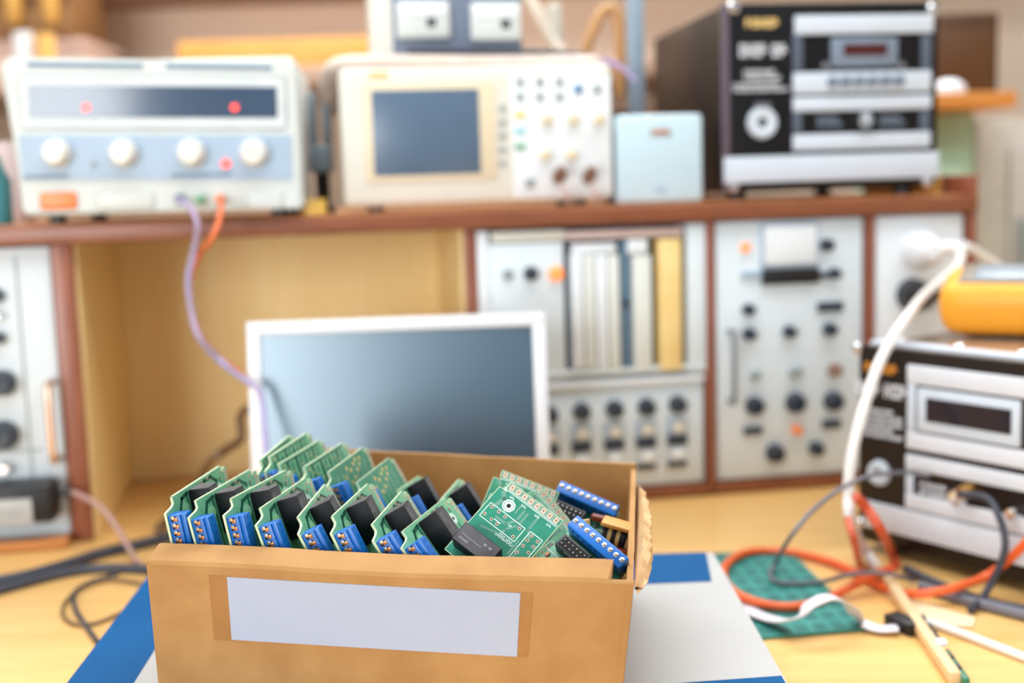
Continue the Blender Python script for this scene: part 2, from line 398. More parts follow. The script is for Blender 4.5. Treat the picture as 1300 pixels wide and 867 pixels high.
# plugs
def plug(label, x, y, m, s, name='mains_plug'):
    X, Z = C.px(x, y); p = thing(name, label, 'plug', C.M @ Matrix.Translation((X, -.008, Z)))
    bm = B(); lathe(bm, [(0, 0), (.020 * s, 0), (.021 * s, .012), (.017 * s, .03), (.009 * s, .042), (0, .044)], Matrix.Rotation(math.pi / 2, 4, 'X'), 22); obj('plug_body', bm, m, p)
    bm = B(); tube(bm, [(0, -.03, 0), (.02 * s, -.032, .002), (.042 * s, -.03, .001)], .007 * s, 10); obj('cord_sleeve', bm, m, p)
    return p
plug('fat round white mains plug in the upper socket', 1162, 316, M_WHITEPL, 1.15)
plug('black mains plug in the lower socket above the right amplifier', 1155, 374, M_BLACK, .95)

# ================================================================== THINGS ON THE SHELF
def frame_on(zc, x, y, yaw, off):
    """a face standing on height zc whose lower edge passes the ray (x, y) as near as the face's depth OFF behind the shelf front allows"""
    o = C.o + C.n * off
    d = ray(x, y); t = (o - EYE).dot(C.n) / d.dot(C.n)
    p = EYE + d * t; return Frame((p.x, p.y, zc), yaw)
ZS = C.o.z + z_sh + .0020
# --- power supply
F = frame_on(ZS, 30, 277, .10, -.004)
W = F.px(383, 200)[0]; HT = F.px(200, 74)[1] - 0.0
ps = thing('power_supply', 'cream bench power supply with four knobs and orange switch', 'instrument', F.M)
zf = .008
bm = B()
bx(bm, 0, W, .006, .27, zf, HT, .006)
for v in bm.verts:                                  # the case widens a little to the top
    k = (v.co.z - zf) / (HT - zf); v.co.x += -.016 * k if v.co.x < W / 2 else -.004 * k
obj('case', bm, M_GREYPL, ps)
def ps_pt(x, y): return F.px(x, y)
bm = B()
a = [ps_pt(31, 272), ps_pt(385, 270), ps_pt(378, 79), ps_pt(7, 73)]
prism(bm, [(p[0], max(p[1], zf)) for p in a], -.006, .008); bmesh.ops.bevel(bm, geom=list(bm.edges), offset=.003, segments=2, affect='EDGES'); obj('front_bezel', bm, M_GREYPL, ps)
def pq(pts, m, name, y0, y1, bev=.0):
    bm = B(); prism(bm, [F.px(*p) for p in pts], y0, y1)
    if bev: bmesh.ops.bevel(bm, geom=list(bm.edges), offset=bev, segments=2, affect='EDGES')
    return obj(name, bm, m, ps)
pq([(37, 80), (183, 82), (183, 87.5), (37, 85.5)], mat('slot_shadow_blue', (96, 126, 152), .6), 'vent_slot', -.0066, -.002)
pq([(212, 82), (346, 84), (346, 89.5), (212, 87.5)], mat('slot_shadow_blue', (96, 126, 152), .6), 'vent_slot', -.0066, -.002)
pq([(24, 94), (364, 96), (366, 165), (28, 165)], mat('pale_surround', (212, 222, 224), .5), 'display_frame', -.008, -.002, .002)
dp = pq([(38, 109), (352, 111), (353, 150), (40, 150)], M_GLASSDK, 'display_window', -.0088, -.004, .0005)
for x, y in ((112, 137), (299, 137)):
    X, Z = F.px(x, y); bm = B(); cyl(bm, (X, -.0085, Z), (0, -1, 0), .0042, .0012, 12); obj('indicator', bm, M_LEDRED, dp)
pq([(26, 172), (370, 172), (372, 228), (31, 229)], M_BLUEGREY, 'control_strip', -.0075, -.002)
for x in (75, 159, 244.5, 323.5):
    knob(ps, F, x, 194.5, 17.5, M_KNOBLT, 'knob', .02, y0=-.0075)
X, Z = F.px(288, 208); bm = B(); cyl(bm, (X, -.007, Z), (0, -1, 0), .005, .003, 12); obj('indicator', bm, M_LEDRED, ps)
X, Z = F.px(121, 208); bm = B(); cyl(bm, (X, -.007, Z), (0, -1, 0), .003, .003, 12); obj('trimmer', bm, M_GREYBTN, ps)
for x0, x1, y in ((32, 91, 225), (219, 297, 223)):
    a, b, c, d = F.rect(x0, y - 3, x1, y + 1.5); bm = B(); glyphs(bm, a, b, c, d, 11, -.0079); obj('printed_caption', bm, M_TEXTG, ps)
a, b, c, d = F.rect(53, 244, 100, 266); bm = B(); bx(bm, a, b, -.011, -.004, c, d, .004, 3); obj('power_switch', bm, M_ORANGE, ps)
for x0, x1 in ((123, 198), (313, 360)):
    a, b, c, d = F.rect(x0, 243, x1, 266); bm = B(); bx(bm, a, b, -.008, -.004, c, d, .003, 3); obj('blank_boss', bm, M_GREYPL, ps)
for x, m, n in ((229.5, M_KNOBDK, 'black'), (256, M_GREEN, 'green'), (281, M_ORANGE, 'orange')):
    knob(ps, F, x, 253, 6.5, m, 'output_terminal', .016, y0=-.006)
for x in (.03, W - .03):
    for y in (.03, .24):
        bm = B(); cyl(bm, (x, y, 0), (0, 0, 1), .010, zf + .001, 14); obj('foot', bm, M_BLACK, ps)
PSF = F

# --- oscilloscope
F = frame_on(ZS, 437, 265, CY - .02, .03)
W = F.px(779, 200)[0]; HT = F.px(600, 84)[1]; zf = .006
sc = thing('oscilloscope', 'cream digital oscilloscope with a grey screen and carrying handle', 'instrument', F.M)
bm = B(); bx(bm, .006, W - .006, .02, .15, zf + .004, HT - .004, .008, 3); obj('case', bm, mat('scope_case_grey', (150, 138, 132), .5), sc)
bm = B(); bx(bm, 0, W, 0, .03, zf, HT, .009, 4); obj('front_bezel', bm, M_CREAM, sc)
def plateF(par, x0, y0, x1, y1, m, name, y_a, y_b=.004, bev=.001, seg=2):
    a, b, c, d = F.rect(x0, y0, x1, y1); bm = B(); bx(bm, a, b, y_a, y_b, c, d, min(bev, (d - c) * .3, (b - a) * .3), seg); return obj(name, bm, m, par)
plateF(sc, 462, 105, 630, 230, M_IVORY, 'screen_surround', -.002, .004, .0015)
plateF(sc, 473, 114, 609, 222, M_SCREEN, 'screen', -.0026, .004, .0005)
plateF(sc, 650, 96, 776, 250, M_PANELW, 'control_panel', -.0016, .004, .001)
a, b, c, d = F.rect(467, 91, 494, 100); bm = B(); glyphs(bm, a, b, c, d, 5, -.0008); obj('maker_mark', bm, M_YELLOW, sc)
for y in (137, 155, 172, 190, 207): plateF(sc, 634, y - 3.5, 642, y + 3.5, M_GREYBTN, 'soft_key', -.003)
for x in (660, 685, 710):
    for y in (104, 123): plateF(sc, x - 5, y - 5, x + 5, y + 5, M_GREYBTN, 'push_button', -.0035)
for x, m in ((734, M_BLUEDOT), (758, M_GREYBTN)): plateF(sc, x - 5, 108, x + 5, 119, m, 'push_button', -.0035)
for y, m in ((146, M_YELLOW), (166, M_CYAN), (186, M_GREEN)): plateF(sc, 653, y - 4, 667, y + 4, m, 'channel_button', -.0035)
for x, y in ((694, 152), (727, 152), (760, 152), (692, 197), (725, 197)): knob(sc, F, x, y, 7, M_IVORY, 'knob', .010, y0=-.0015)
knob(sc, F, 672, 232, 6, M_GREYBTN, 'probe_socket', .008, y0=-.0015)
hl = HT - .002
xh = .018
bm = B(); tube(bm, [(-.008, .10, HT * .74), (-.012, .07, HT * .92), (-.004, .045, HT * 1.03), (.03, .035, HT * 1.058), (.10, .035, HT * 1.05), (W * .5, .035, HT * 1.04), (W - .05, .035, HT * 1.03), (W - .012, .045, HT * 1.02), (W + .004, .07, HT * .92), (W + .003, .10, HT * .74)], .0075, 12, 8, flat=.011); obj('carrying_handle', bm, mat('handle_blush', (238, 220, 208), .45), sc)
for x in (.04, W - .04):
    for y in (.02, .13):
        bm = B(); cyl(bm, (x, y, 0), (0, 0, 1), .009, zf + .003, 14); obj('foot', bm, M_BLACK, sc)
SCF, SCH = F, HT
for nm, x in (('left', 708), ('right', 746)):
    X, Z = F.px(x, 226); p = thing('probe_plug', 'brown probe plug in the %s input of the oscilloscope' % nm, 'plug', F.M @ Matrix.Translation((X, -.0016, Z)), 'probe plugs on the oscilloscope')
    bm = B(); lathe(bm, [(0, 0), (.008, 0), (.0085, .012), (.006, .016), (.006, .026), (.003, .034), (0, .034)], Matrix.Rotation(math.pi / 2 - .35, 4, 'X'), 16); obj('plug_body', bm, M_BROWN, p)
    bm = B(); tube(bm, [(0, -.026, -.010), (.004, -.030, -.02), (.008, -.022, -.03)], .0032, 8); obj('cord_stub', bm, mat('pink_grey_cord', (196, 170, 164), .5), p)

# --- twin meter device on the oscilloscope
F = Frame(SCF.M @ V((.05, .062, SCH + .0005)), CY - .02)
xl = F.px(498, 30)[0]; xr = F.px(662, 30)[0]; xs = F.px(470, 30)[0]; z0 = .0
base_z = F.px(580, 54)[1]; z_up = base_z + .085
td = thing('twin_meter', 'dark grey instrument with two white meters standing on the oscilloscope', 'instrument', F.M)
bm = B(); bx(bm, xs, xr, .004, .10, .006, z_up, .003); obj('case', bm, M_CREAM, td)
bm = B(); bx(bm, xl, xr, 0, .006, .007, z_up - .001, .002); obj('front_panel', bm, mat('slate_face', (110, 122, 142), .45), td)
def met(x0, y0, x1, y1):
    m_ = plateF(td, x0, y0, x1, y1, M_GREYPL, 'meter', -.008, .001, .004, 3)
    a, b, c, d = F.rect(x0 + 4, y0 + 4, x1 - 4, y0 + 20); bm = B(); bx(bm, a, b, -.0092, -.006, c, d, .001); obj('meter_scale', bm, M_PANELW, m_)
    a, b, c, d = F.rect(x0 + 38, y0 + 22, x0 + 50, y0 + 33); bm = B(); bx(bm, a, b, -.0092, -.006, c, d, .001); obj('meter_screw', bm, M_KNOBDK, m_)
met(503, 2, 571, 50); met(597, 4, 661, 53)
for x in (xs + .012, xr - .012):
    for y in (.02, .085):
        bm = B(); cyl(bm, (x, y, 0), (0, 0, 1), .006, .008, 12); obj('foot', bm, M_BLACK, td)
# dark lead lying along the oscilloscope's top
def cable(name, label, pts, r, m, cat='cable', group=None, sm=8, flat=None):
    bm = B(); tube(bm, pts, r, 10, sm, flat); return fixed(name, bm, m, label, cat, group)
def dep(x, y, off):  # a point above the shelf at OFF metres behind its front
    o = C.o + C.n * off; d = ray(x, y); return EYE + d * ((o - EYE).dot(C.n) / d.dot(C.n))
tl_ = lambda x, z: SCF.M @ V((x, .035, SCH * z + .0135))
cable('test_lead', 'dark lead running along the top of the oscilloscope', [tl_(.085, 1.052), tl_(.14, 1.049), tl_(.18, 1.043), tl_(.24, 1.036), dep(740, 70, .075), dep(752, 76, .11), dep(764, 84, .15)], .0036, M_DKCBL)
# --- clutter behind and beside the oscilloscope
def upright_rod(name, label, x, y0, y1, off, r, m, cat):
    a = dep(x, y0, off); bm = B(); cyl(bm, (a.x, a.y, ZS), (0, 0, 1), r, a.z - ZS if y1 is None else dep(x, y1, off).z - ZS, 14, r * .2); return fixed(name, bm, m, label, cat)
cable('thick_cable', 'thick cream cable rising behind the oscilloscope beside the twin meter', [dep(712, 66, .22), dep(697, 50, .22), dep(684, 22, .22), dep(670, -6, .23), dep(655, -40, .25), dep(640, -60, .3)], .0085, mat('cream_cable', (238, 226, 208), .45))
upright_rod('cream_post', 'cream upright post behind the oscilloscope', 702, 6, 6, .27, .0125, M_CREAM, 'post')
bm = B(); pp = [dep(742, 70, .3), dep(752, 40, .3), dep(768, 12, .3), dep(784, 20, .3), dep(787, 60, .3), dep(788, 120, .3)]
tube(bm, pp, .008, 10); fixed('cable_loop', bm, mat('tan_cable', (200, 150, 96), .5), 'tan cable loop standing behind the oscilloscope', 'cable')
a = dep(807, 60, .26)
st = thing('steel_stand', 'blue grey steel stand post left of the tall black amplifier', 'stand', Matrix.Translation((a.x, a.y, ZS)))
bm = B(); bx(bm, -.012, .012, -.006, .006, .006, .34, .002); obj('post', bm, M_STEELBLUE, st)
bm = B(); bx(bm, -.035, .035, -.03, .03, 0, .007, .002); obj('base', bm, M_STEELBLUE, st)
# lilac cloth draped over a black lump
a = dep(787, 120, .175)
bm = B(); lathe(bm, [(0, 0), (.02, 0), (.026, .02), (.028, .06), (.026, .105), (.018, .12), (0, .122)], Matrix.Translation((a.x - .004, a.y, ZS)) , 18); fixed('black_bottle', bm, M_BLACK, 'black bottle beside the oscilloscope under a lilac cloth', 'bottle')
bm = B(); n = 9
grid = []
for i in range(n):
    rowv = []
    for j in range(n):
        px_, py_ = 742 + i * 8.2, 0
        t = i / (n - 1); s = j / (n - 1)
        q_ = dep(px_, 72 + 30 * t * t + 2 * math.sin(t * 7) , .10 + .08 * s)
        rowv.append(bm.verts.new((q_.x, q_.y, q_.z + .004 * math.sin(s * 9 + t * 5))))
    grid.append(rowv)
for i in range(n - 1):
    for j in range(n - 1): bm.faces.new([grid[i][j], grid[i + 1][j], grid[i + 1][j + 1], grid[i][j + 1]])
bmesh.ops.solidify(bm, geom=list(bm.faces), thickness=.012); fixed('lilac_cloth', bm, M_PURPLE, 'lilac cloth lying over the right rear corner of the oscilloscope', 'cloth')
# things between power supply and oscilloscope
a = dep(408, 200, .12)
cl = thing('bench_clamp', 'blue grey clamp tool between the power supply and oscilloscope', 'tool', Matrix.Translation((a.x, a.y, ZS)))
bm = B(); bx(bm, -.014, .014, -.012, .012, .05, .085, .004); obj('jaw', bm, M_STEELBLUE, cl)
bm = B(); bx(bm, -.014, -.004, -.010, .010, .085, .15, .003); obj('arm', bm, M_STEELBLUE, cl)
bm = B(); bx(bm, .004, .014, -.010, .010, .085, .135, .003); obj('arm', bm, M_STEELBLUE, cl)
bm = B(); cyl(bm, (0, 0, .006), (0, 0, 1), .009, .046, 14); obj('stem', bm, M_BROWNBLK, cl)
bm = B(); bx(bm, -.014, .014, -.02, .02, 0, .008, .002); obj('base', bm, M_KNOBDK, cl)
a = dep(395, 235, .05)
bm = B(); lathe(bm, [(.010, 0), (.018, 0), (.018, .018), (.010, .018), (.010, 0)], Matrix.Translation((a.x, a.y, ZS)), 18); fixed('tape_roll', bm, M_YELLOW, 'small yellow tape roll on the shelf beside the power supply', 'tape')
# slivers to the left of the power supply
a = dep(4, 215, .06); bm = B(); lathe(bm, [(0, 0), (.018, 0), (.019, .05), (.012, .065), (.008, .08), (0, .08)], Matrix.Translation((a.x - .012, a.y, ZS)), 18)
fixed('teal_bottle', bm, mat('teal_plastic', (70, 140, 150), .4), 'teal bottle at the shelf end left of the power supply', 'bottle')
a = dep(-2, 150, .2); bm = B(); lathe(bm, [(0, 0), (.035, 0), (.04, .03), (.038, .10), (.034, .10), (.034, .01), (0, .01)], Matrix.Translation((a.x, a.y, ZS)), 20)
fixed('pale_cup', bm, mat('blush_ceramic', (226, 210, 210), .4), 'pale cup behind the teal bottle left of the power supply', 'cup')

# --- pale blue box
F = frame_on(ZS, 784, 256, CY - .05, .02)
W = F.px(893, 200)[0]; HT = F.px(840, 145)[1]
pb = thing('pale_blue_box', 'small pale blue instrument case with an orange slot', 'case', F.M)
bm = B(); bx(bm, 0, W, 0, .10, .0, HT, .006, 3); obj('case', bm, M_PALEBLUE, pb)
plateF(pb, 825, 163, 852, 172, mat('slot_grey', (168, 172, 172), .5), 'slot_frame', -.0012, .002, .0006); plateF(pb, 829, 165.5, 848, 170, mat('slot_amber', (190, 104, 50), .4), 'slot', -.0018, .002, .0005)
plateF(pb, 832, 236, 845, 244, M_BLUEGREY, 'mark', -.0008, .002, .0003)

# --- amplifiers
def bar(par, F, x0, y0, x1, y1, m, name, ya=-.004, yb=.001, bev=.0015):
    a, b, c, d = F.rect(x0, y0, x1, y1); bm = B(); bx(bm, a, b, ya, yb, c, d, min(bev, (b - a) * .3, (d - c) * .3), 2); return obj(name, bm, m, par)
def text(par, F, x0, y0, x1, y1, m, n, rows=1, name='printed_text'):
    a, b, c, d = F.rect(x0, y0, x1, y1); bm = B(); hh = (d - c) / rows
    for i in range(rows): glyphs(bm, a, b - (b - a) * (.16 if i % 2 else 0), c + hh * i + hh * .14, c + hh * (i + 1) - hh * .1, n)
    return obj(name, bm, m, par)
F = frame_on(ZS, 917, 246, CY - .03, .03)
W = F.px(1190, 150)[0]; HT = F.px(1050, 3)[1]; zf = .010
am = thing('tall_amplifier', 'tall black amplifier with silver bars on the shelf beside pale blue case', 'amplifier', F.M)
bm = B(); bx(bm, .002, W - .002, .006, .345, zf, HT - .002, .003); obj('case', bm, M_BROWNBLK, am)
bm = B(); bx(bm, 0, W, 0, .008, zf, HT, .002); obj('front_panel', bm, M_BLACKM, am)
bm = B(); bx(bm, 0, .010, -.003, .001, zf + .002, HT - .002, .001); obj('edge_trim', bm, mat('mauve_trim', (96, 84, 96), .35), am)
for x, y in ((931, 9), (1184, 12), (931, 236), (1177, 230)):
    X, Z = F.px(x, y); bm = B(); lathe(bm, [(.008, 0), (.008, .002), (.005, .0045), (0, .005)], Matrix.Translation((X, 0, Z)) @ Matrix.Rotation(math.pi / 2, 4, 'X'), 16); obj('screw', bm, M_CHROME, am)
text(am, F, 946, 22, 989, 37, M_TEXTY, 5); text(am, F, 938, 54, 974, 75, M_TEXTW, 4); text(am, F, 979, 54, 1000, 75, M_TEXTW, 2)
text(am, F, 944, 88, 992, 103, M_TEXTW, 9, 2); text(am, F, 930, 105, 1002, 117, M_TEXTW, 13, 2)
X, Z = F.px(967.5, 156); rr = F.px(987, 156)[0] - X
bm = B(); lathe(bm, [(rr * .3, .0), (rr * .3, .004), (rr * .5, .006), (rr * .9, .005), (rr, 0), (rr * .3, 0)], Matrix.Translation((X, 0, Z)) @ Matrix.Rotation(math.pi / 2, 4, 'X'), 24); obj('round_socket', bm, M_SILVER, am)
plateF(am, 958, 131, 978, 137, M_GREYCBL, 'socket_tab', -.004, .001)
# upper frame
bar(am, F, 1008, 19, 1184, 43, M_SILVER, 'silver_bar'); bar(am, F, 1006, 91, 1181, 118, M_SILVER, 'silver_bar'); bar(am, F, 1006, 43, 1019, 91, M_AMPSTEEL, 'frame_side', -.002); bar(am, F, 1169, 43, 1182, 91, M_AMPSTEEL, 'frame_side', -.002)
bz = bar(am, F, 1054, 48, 1138, 85, M_AMPBEZ, 'display_bezel', -.005); a, b, c, d = F.rect(1069, 56, 1124, 71); bm = B(); bx(bm, a, b, -.0058, -.004, c, d); obj('display', bm, M_REDLCD, bz)
for i in range(6): knob(am, F, 1055 + i * 16.8, 104 - i * .4, 7, M_AMPBEZ, 'knob', .008, y0=-.004)
for x in (1048, 1144): knob(am, F, x, 84, 5, M_GREYCBL, 'knob', .005)
bar(am, F, 1006, 122, 1181, 140, M_SILVER, 'silver_bar'); bar(am, F, 1006, 169, 1180, 189, M_SILVER, 'silver_bar'); bar(am, F, 1006, 140, 1018, 169, M_AMPSTEEL, 'frame_side', -.002); bar(am, F, 1167, 140, 1180, 169, M_AMPSTEEL, 'frame_side', -.002)
text(am, F, 1037, 146, 1070, 162, M_AMPBEZ, 6, 2); text(am, F, 1117, 145, 1150, 161, M_AMPBEZ, 6, 2); knob(am, F, 1096, 153, 10, M_CHROME, 'connector', .014)
bar(am, F, 918, 196, 1190, 229, M_SILVER, 'silver_bar', -.005)
for x in (.03, W - .03):
    for y in (.035, .31):
        bm = B(); cyl(bm, (x, y, 0), (0, 0, 1), .012, zf + .002, 14); obj('foot', bm, M_BLACK, am)

# lower amplifier on the table, turned towards the left
AY = -.95
p1 = on_z(1089, 697, 0.0); F = Frame(p1, AY); zf = .012
HT = F.px(1083, 437)[1]; W = .31
lo = thing('wide_amplifier', 'black amplifier with white frames on the table under the orange multimeter', 'amplifier', F.M)
bm = B(); bx(bm, .002, W - .002, .006, .27, zf, HT - .002, .003); obj('case', bm, M_BROWNBLK, lo)
bm = B(); bx(bm, 0, W, 0, .008, zf, HT, .002); obj('front_panel', bm, M_BROWNBLK, lo)
bm = B(); bx(bm, .004, W - .004, .010, .266, HT - .003, HT, .001); obj('top_plate', bm, mat('polished_lid', (170, 150, 132), .2, .5), lo)
bm = B(); bx(bm, .004, W - .004, .012, .03, HT - .001, HT + .004, .0015); obj('lid_rail', bm, M_SILVER, lo)
for x, y in ((1089, 442), (1092, 664)):
    X, Z = F.px(x, y); bm = B(); lathe(bm, [(.006, 0), (.006, .002), (.004, .004), (0, .0045)], Matrix.Translation((X, 0, Z)) @ Matrix.Rotation(math.pi / 2, 4, 'X'), 16); obj('screw', bm, M_CHROME, lo)
for i in range(4):
    bm = B(); cyl(bm, (.02 + i * .07, .045 + (i == 3) * .02, HT - .001), (0, 0, 1), .006, .006, 14, .002); obj('lid_screw', bm, M_CHROME, lo)
text(lo, F, 1098, 460, 1140, 476, M_TEXTO, 5); text(lo, F, 1086, 482, 1118, 504, M_TEXTW, 4); text(lo, F, 1122, 486, 1152, 510, M_TEXTW, 3)
a_ = F.px(1098, 516); b_ = F.px(1147, 563)
bm = B()
for i in range(5):
    z1 = a_[1] + (b_[1] - a_[1]) * i / 5; z2 = a_[1] + (b_[1] - a_[1]) * (i + .75) / 5
    glyphs(bm, a_[0], b_[0] - (.012 if i in (0, 3) else 0), z2, z1, 10)
obj('printed_text', bm, M_TEXTW, lo)
def fbar(xl_, ztop, zbot, xr_, m, name, ya=-.004):
    bm = B(); bx(bm, xl_, xr_, ya, .001, zbot, ztop, .0015); return obj(name, bm, m, lo)
x_, za = F.px(1154, 462); _, zb_ = F.px(1154, 486); _, zc_ = F.px(1153, 546); _, zd_ = F.px(1153, 568)
xe = W - .02; xi = F.px(1164, 510)[0]
fbar(x_, za, zb_, xe, M_TEXTW, 'white_bar'); fbar(x_, zc_, zd_, xe, M_TEXTW, 'white_bar'); fbar(x_, zb_, zc_, xi, M_SILVER, 'frame_side', -.0035); fbar(xe - .012, zb_, zc_, xe, M_SILVER, 'frame_side', -.0035)
a1 = F.px(1168, 491); a2 = F.px(1168, 546); a3 = F.px(1298, 535)
bz = fbar(a1[0], a1[1], a2[1], a3[0], M_SILVER, 'display_bezel', -.005)
b1 = F.px(1180, 504); b2 = F.px(1180, 534); b3 = F.px(1288, 540)
bm = B(); bx(bm, b1[0], b3[0], -.0058, -.004, b2[1], b1[1]); obj('display', bm, M_GLASSBLK, bz)
x_, za = F.px(1152, 575); _, zb_ = F.px(1152, 594); _, zc_ = F.px(1151, 624); _, zd_ = F.px(1151, 644); xi = F.px(1161, 610)[0]
fbar(x_, za, zb_, xe, M_TEXTW, 'white_bar'); fbar(x_, zc_, zd_, xe, M_TEXTW, 'white_bar'); fbar(x_, zb_, zc_, xi, M_SILVER, 'frame_side', -.0035)
a_ = F.px(1168, 611); b_ = F.px(1203, 634); bm = B(); glyphs(bm, a_[0], b_[0], (a_[1] + b_[1]) / 2 + .001, a_[1], 5); glyphs(bm, a_[0], b_[0], b_[1], (a_[1] + b_[1]) / 2 - .001, 6); obj('printed_text', bm, M_TEXTW, lo)
knob(lo, F, 1221, 630, 11, M_CHROME, 'connector', .014); knob(lo, F, 1234, 622, 9, mat('brass', (206, 160, 90), .25, .9), 'connector', .02); knob(lo, F, 1292, 650, 9, M_CHROME, 'connector', .014)
X, Z = F.px(1117, 600); rr = abs(F.px(1131, 600)[0] - X)
bm = B(); lathe(bm, [(rr * .3, .0), (rr * .3, .004), (rr * .5, .006), (rr * .9, .005), (rr, 0), (rr * .3, 0)], Matrix.Translation((X, 0, Z)) @ Matrix.Rotation(math.pi / 2, 4, 'X'), 24); obj('round_socket', bm, M_SILVER, lo)
x_, za = F.px(1100, 634); _, zb_ = F.px(1100, 667); fbar(x_ , za, zb_, W - .004, M_TEXTW, 'white_bar', -.005)
for x in (.03, W - .03):
    for y in (.035, .2):
        bm = B(); cyl(bm, (x, y, 0), (0, 0, 1), .012, zf + .002, 14); obj('foot', bm, M_BLACK, lo)
LOF, LOH = F, HT
# orange multimeter lying on the amplifier
mp = on_z(1197, 428.5, LOH)
ma = -.48
mm = thing('multimeter', 'orange multimeter in a thick holster lying on the black amplifier', 'multimeter', Matrix.Translation(mp - V((0, 0, .0022))) @ Matrix.Rotation(ma, 4, 'Z') @ Matrix.Rotation(.25, 4, 'X'))
bm = B(); bx(bm, -.006, .175, .0, .086, 0, .062, .022, 5); obj('holster', bm, M_MMETER, mm)
bm = B(); bx(bm, .012, .152, .013, .074, .05, .0635, .006, 3); obj('faceplate', bm, mat('meter_face_grey', (120, 112, 100), .4), mm)
bm = B(); bx(bm, .03, .085, .02, .067, .062, .0645, .002); obj('display', bm, M_MMLCD, mm)
bm = B(); bx(bm, .02, .15, .068, .076, -.0145, .004, .002); obj('kick_stand', bm, M_BLACK, mm)
bm = B(); cyl(bm, (.12, .043, .063), (0, 0, 1), .018, .006, 24, .002); obj('dial', bm, M_BLACK, mm)

# ================================================================== MONITOR
YM = 1.32
tl, tr_ = at(313, 409, YM), at(692, 396, YM)
ux = (tr_ - tl); wm = math.hypot(ux.x, ux.y)
cen = (tl + tr_) / 2
Hm = .225; tilt = math.radians(7)
mo = thing('monitor', 'flat computer monitor with a white bezel and blank screen', 'monitor', Matrix.Translation((cen.x, YM + .06, 0)))
TM = Matrix.Translation((0, -.06, cen.z)) @ Matrix.Rotation(-tilt, 4, 'X') @ Matrix.Rotation(-.004, 4, 'Y')
bz = .0145
bm = B(); bx(bm, -wm / 2, wm / 2, .004, .035, -Hm, 0, .006, 3, TM); obj('housing', bm, M_WHITEPL, mo)
bm = B()
bx(bm, -wm / 2, wm / 2, -.004, .008, -bz, 0, .002, 2, TM); bx(bm, -wm / 2, wm / 2, -.004, .008, -Hm, -Hm + bz * 1.3, .002, 2, TM)
bx(bm, -wm / 2, -wm / 2 + bz, -.0038, .008, -Hm + .002, -.002, .002, 2, TM); bx(bm, wm / 2 - bz, wm / 2, -.0038, .008, -Hm + .002, -.002, .002, 2, TM)
obj('bezel', bm, M_WHITEPL, mo)
bm = B(); bx(bm, -wm / 2 + bz * .8, wm / 2 - bz * .8, 0, .006, -Hm + bz, -bz * .8, 0, 2, TM); obj('screen', bm, M_LCD, mo)
bm = B(); bx(bm, -.03, .03, 0, .022, .008, cen.z - .08, .005); obj('neck', bm, M_WHITEPL, mo)
bm = B(); cyl(bm, (0, 0, 0), (0, 0, 1), .10, .010, 40, .004); obj('base', bm, M_WHITEPL, mo)

# ================================================================== FLAT BLUE AND WHITE CARTON
ZC = .060; ZR = .172
def flat(p): return V((p.x, p.y, 0))
cBR = on_z(906, 701, ZC); cFR = on_z(1001, 867, ZC); cFL = on_z(85, 867, ZC); c2L = on_z(178, 745, ZC)
dR = (cBR - cFR).normalized(); dL = (c2L - cFL).normalized()
cFR2 = cFR - dR * .10; cFL2 = cFL - dL * .10
backdir = (on_z(860, 702.5, ZC) - cBR).normalized()
# back-left corner: meet of the left edge and the back edge
def meet(p, d, q, e):
    w = q - p; den = d.x * e.y - d.y * e.x; t = (w.x * e.y - w.y * e.x) / den; return p + d * t
cBL = meet(cFL, dL, cBR, backdir)
ct = thing('flat_carton', 'flat white carton with broad blue bands lying under the cardboard box', 'carton', Matrix.Translation(flat((cFL2 + cBR) / 2)))
o0 = flat((cFL2 + cBR) / 2)
def slab(pts, z0, z1, bev=0.0):
    bm = B(); a = [bm.verts.new((p.x - o0.x, p.y - o0.y, z0)) for p in pts]; b = [bm.verts.new((p.x - o0.x, p.y - o0.y, z1)) for p in pts]
    n = len(pts); bm.faces.new(a[::-1]); bm.faces.new(b)
    for i in range(n): bm.faces.new([a[i], a[(i + 1) % n], b[(i + 1) % n], b[i]])
    if bev: bmesh.ops.bevel(bm, geom=list(bm.edges), offset=bev, segments=2, affect='EDGES')
    return bm
obj('carton_body', slab([cFL2, cFR2, cBR, cBL], .0, ZC, .0015), M_WHITEPR, ct)
e = .0003
rB = on_z(914, 738, ZC); lB = on_z(812, 742, ZC)
sd = (lB - rB).normalized(); cLb = meet(cFL, dL, rB, sd)
def inset(p, q, k): return p + (q - p).normalized() * k
bR = inset(cBR, cBL, .007); rBi = inset(rB, cLb, .007)
obj('blue_band', slab([rBi, bR, cBL, cLb], ZC - .0005, ZC + e), M_BLUEPR, ct)
iF = on_z(170, 867, ZC); iB = on_z(192, 842, ZC); di = dL
i1 = meet(iF, di, rB, sd); i0 = iF - di * .06; f0 = cFL - dL * .06
obj('blue_band', slab([f0, i0, i1, cLb], ZC - .0005, ZC + e * .9), M_BLUEPR, ct)
r2 = on_z(992, 858, ZC); l2 = on_z(880, 866, ZC); s2 = (l2 - r2).normalized(); i2 = meet(iF, di, r2, s2); r3 = meet(r2, dR, cFR - dR * .06, s2); i3 = meet(iF, di, r3, s2)
obj('blue_band', slab([i3, r3, r2, i2], ZC - .0005, ZC + e * .8), M_BLUEPR, ct)

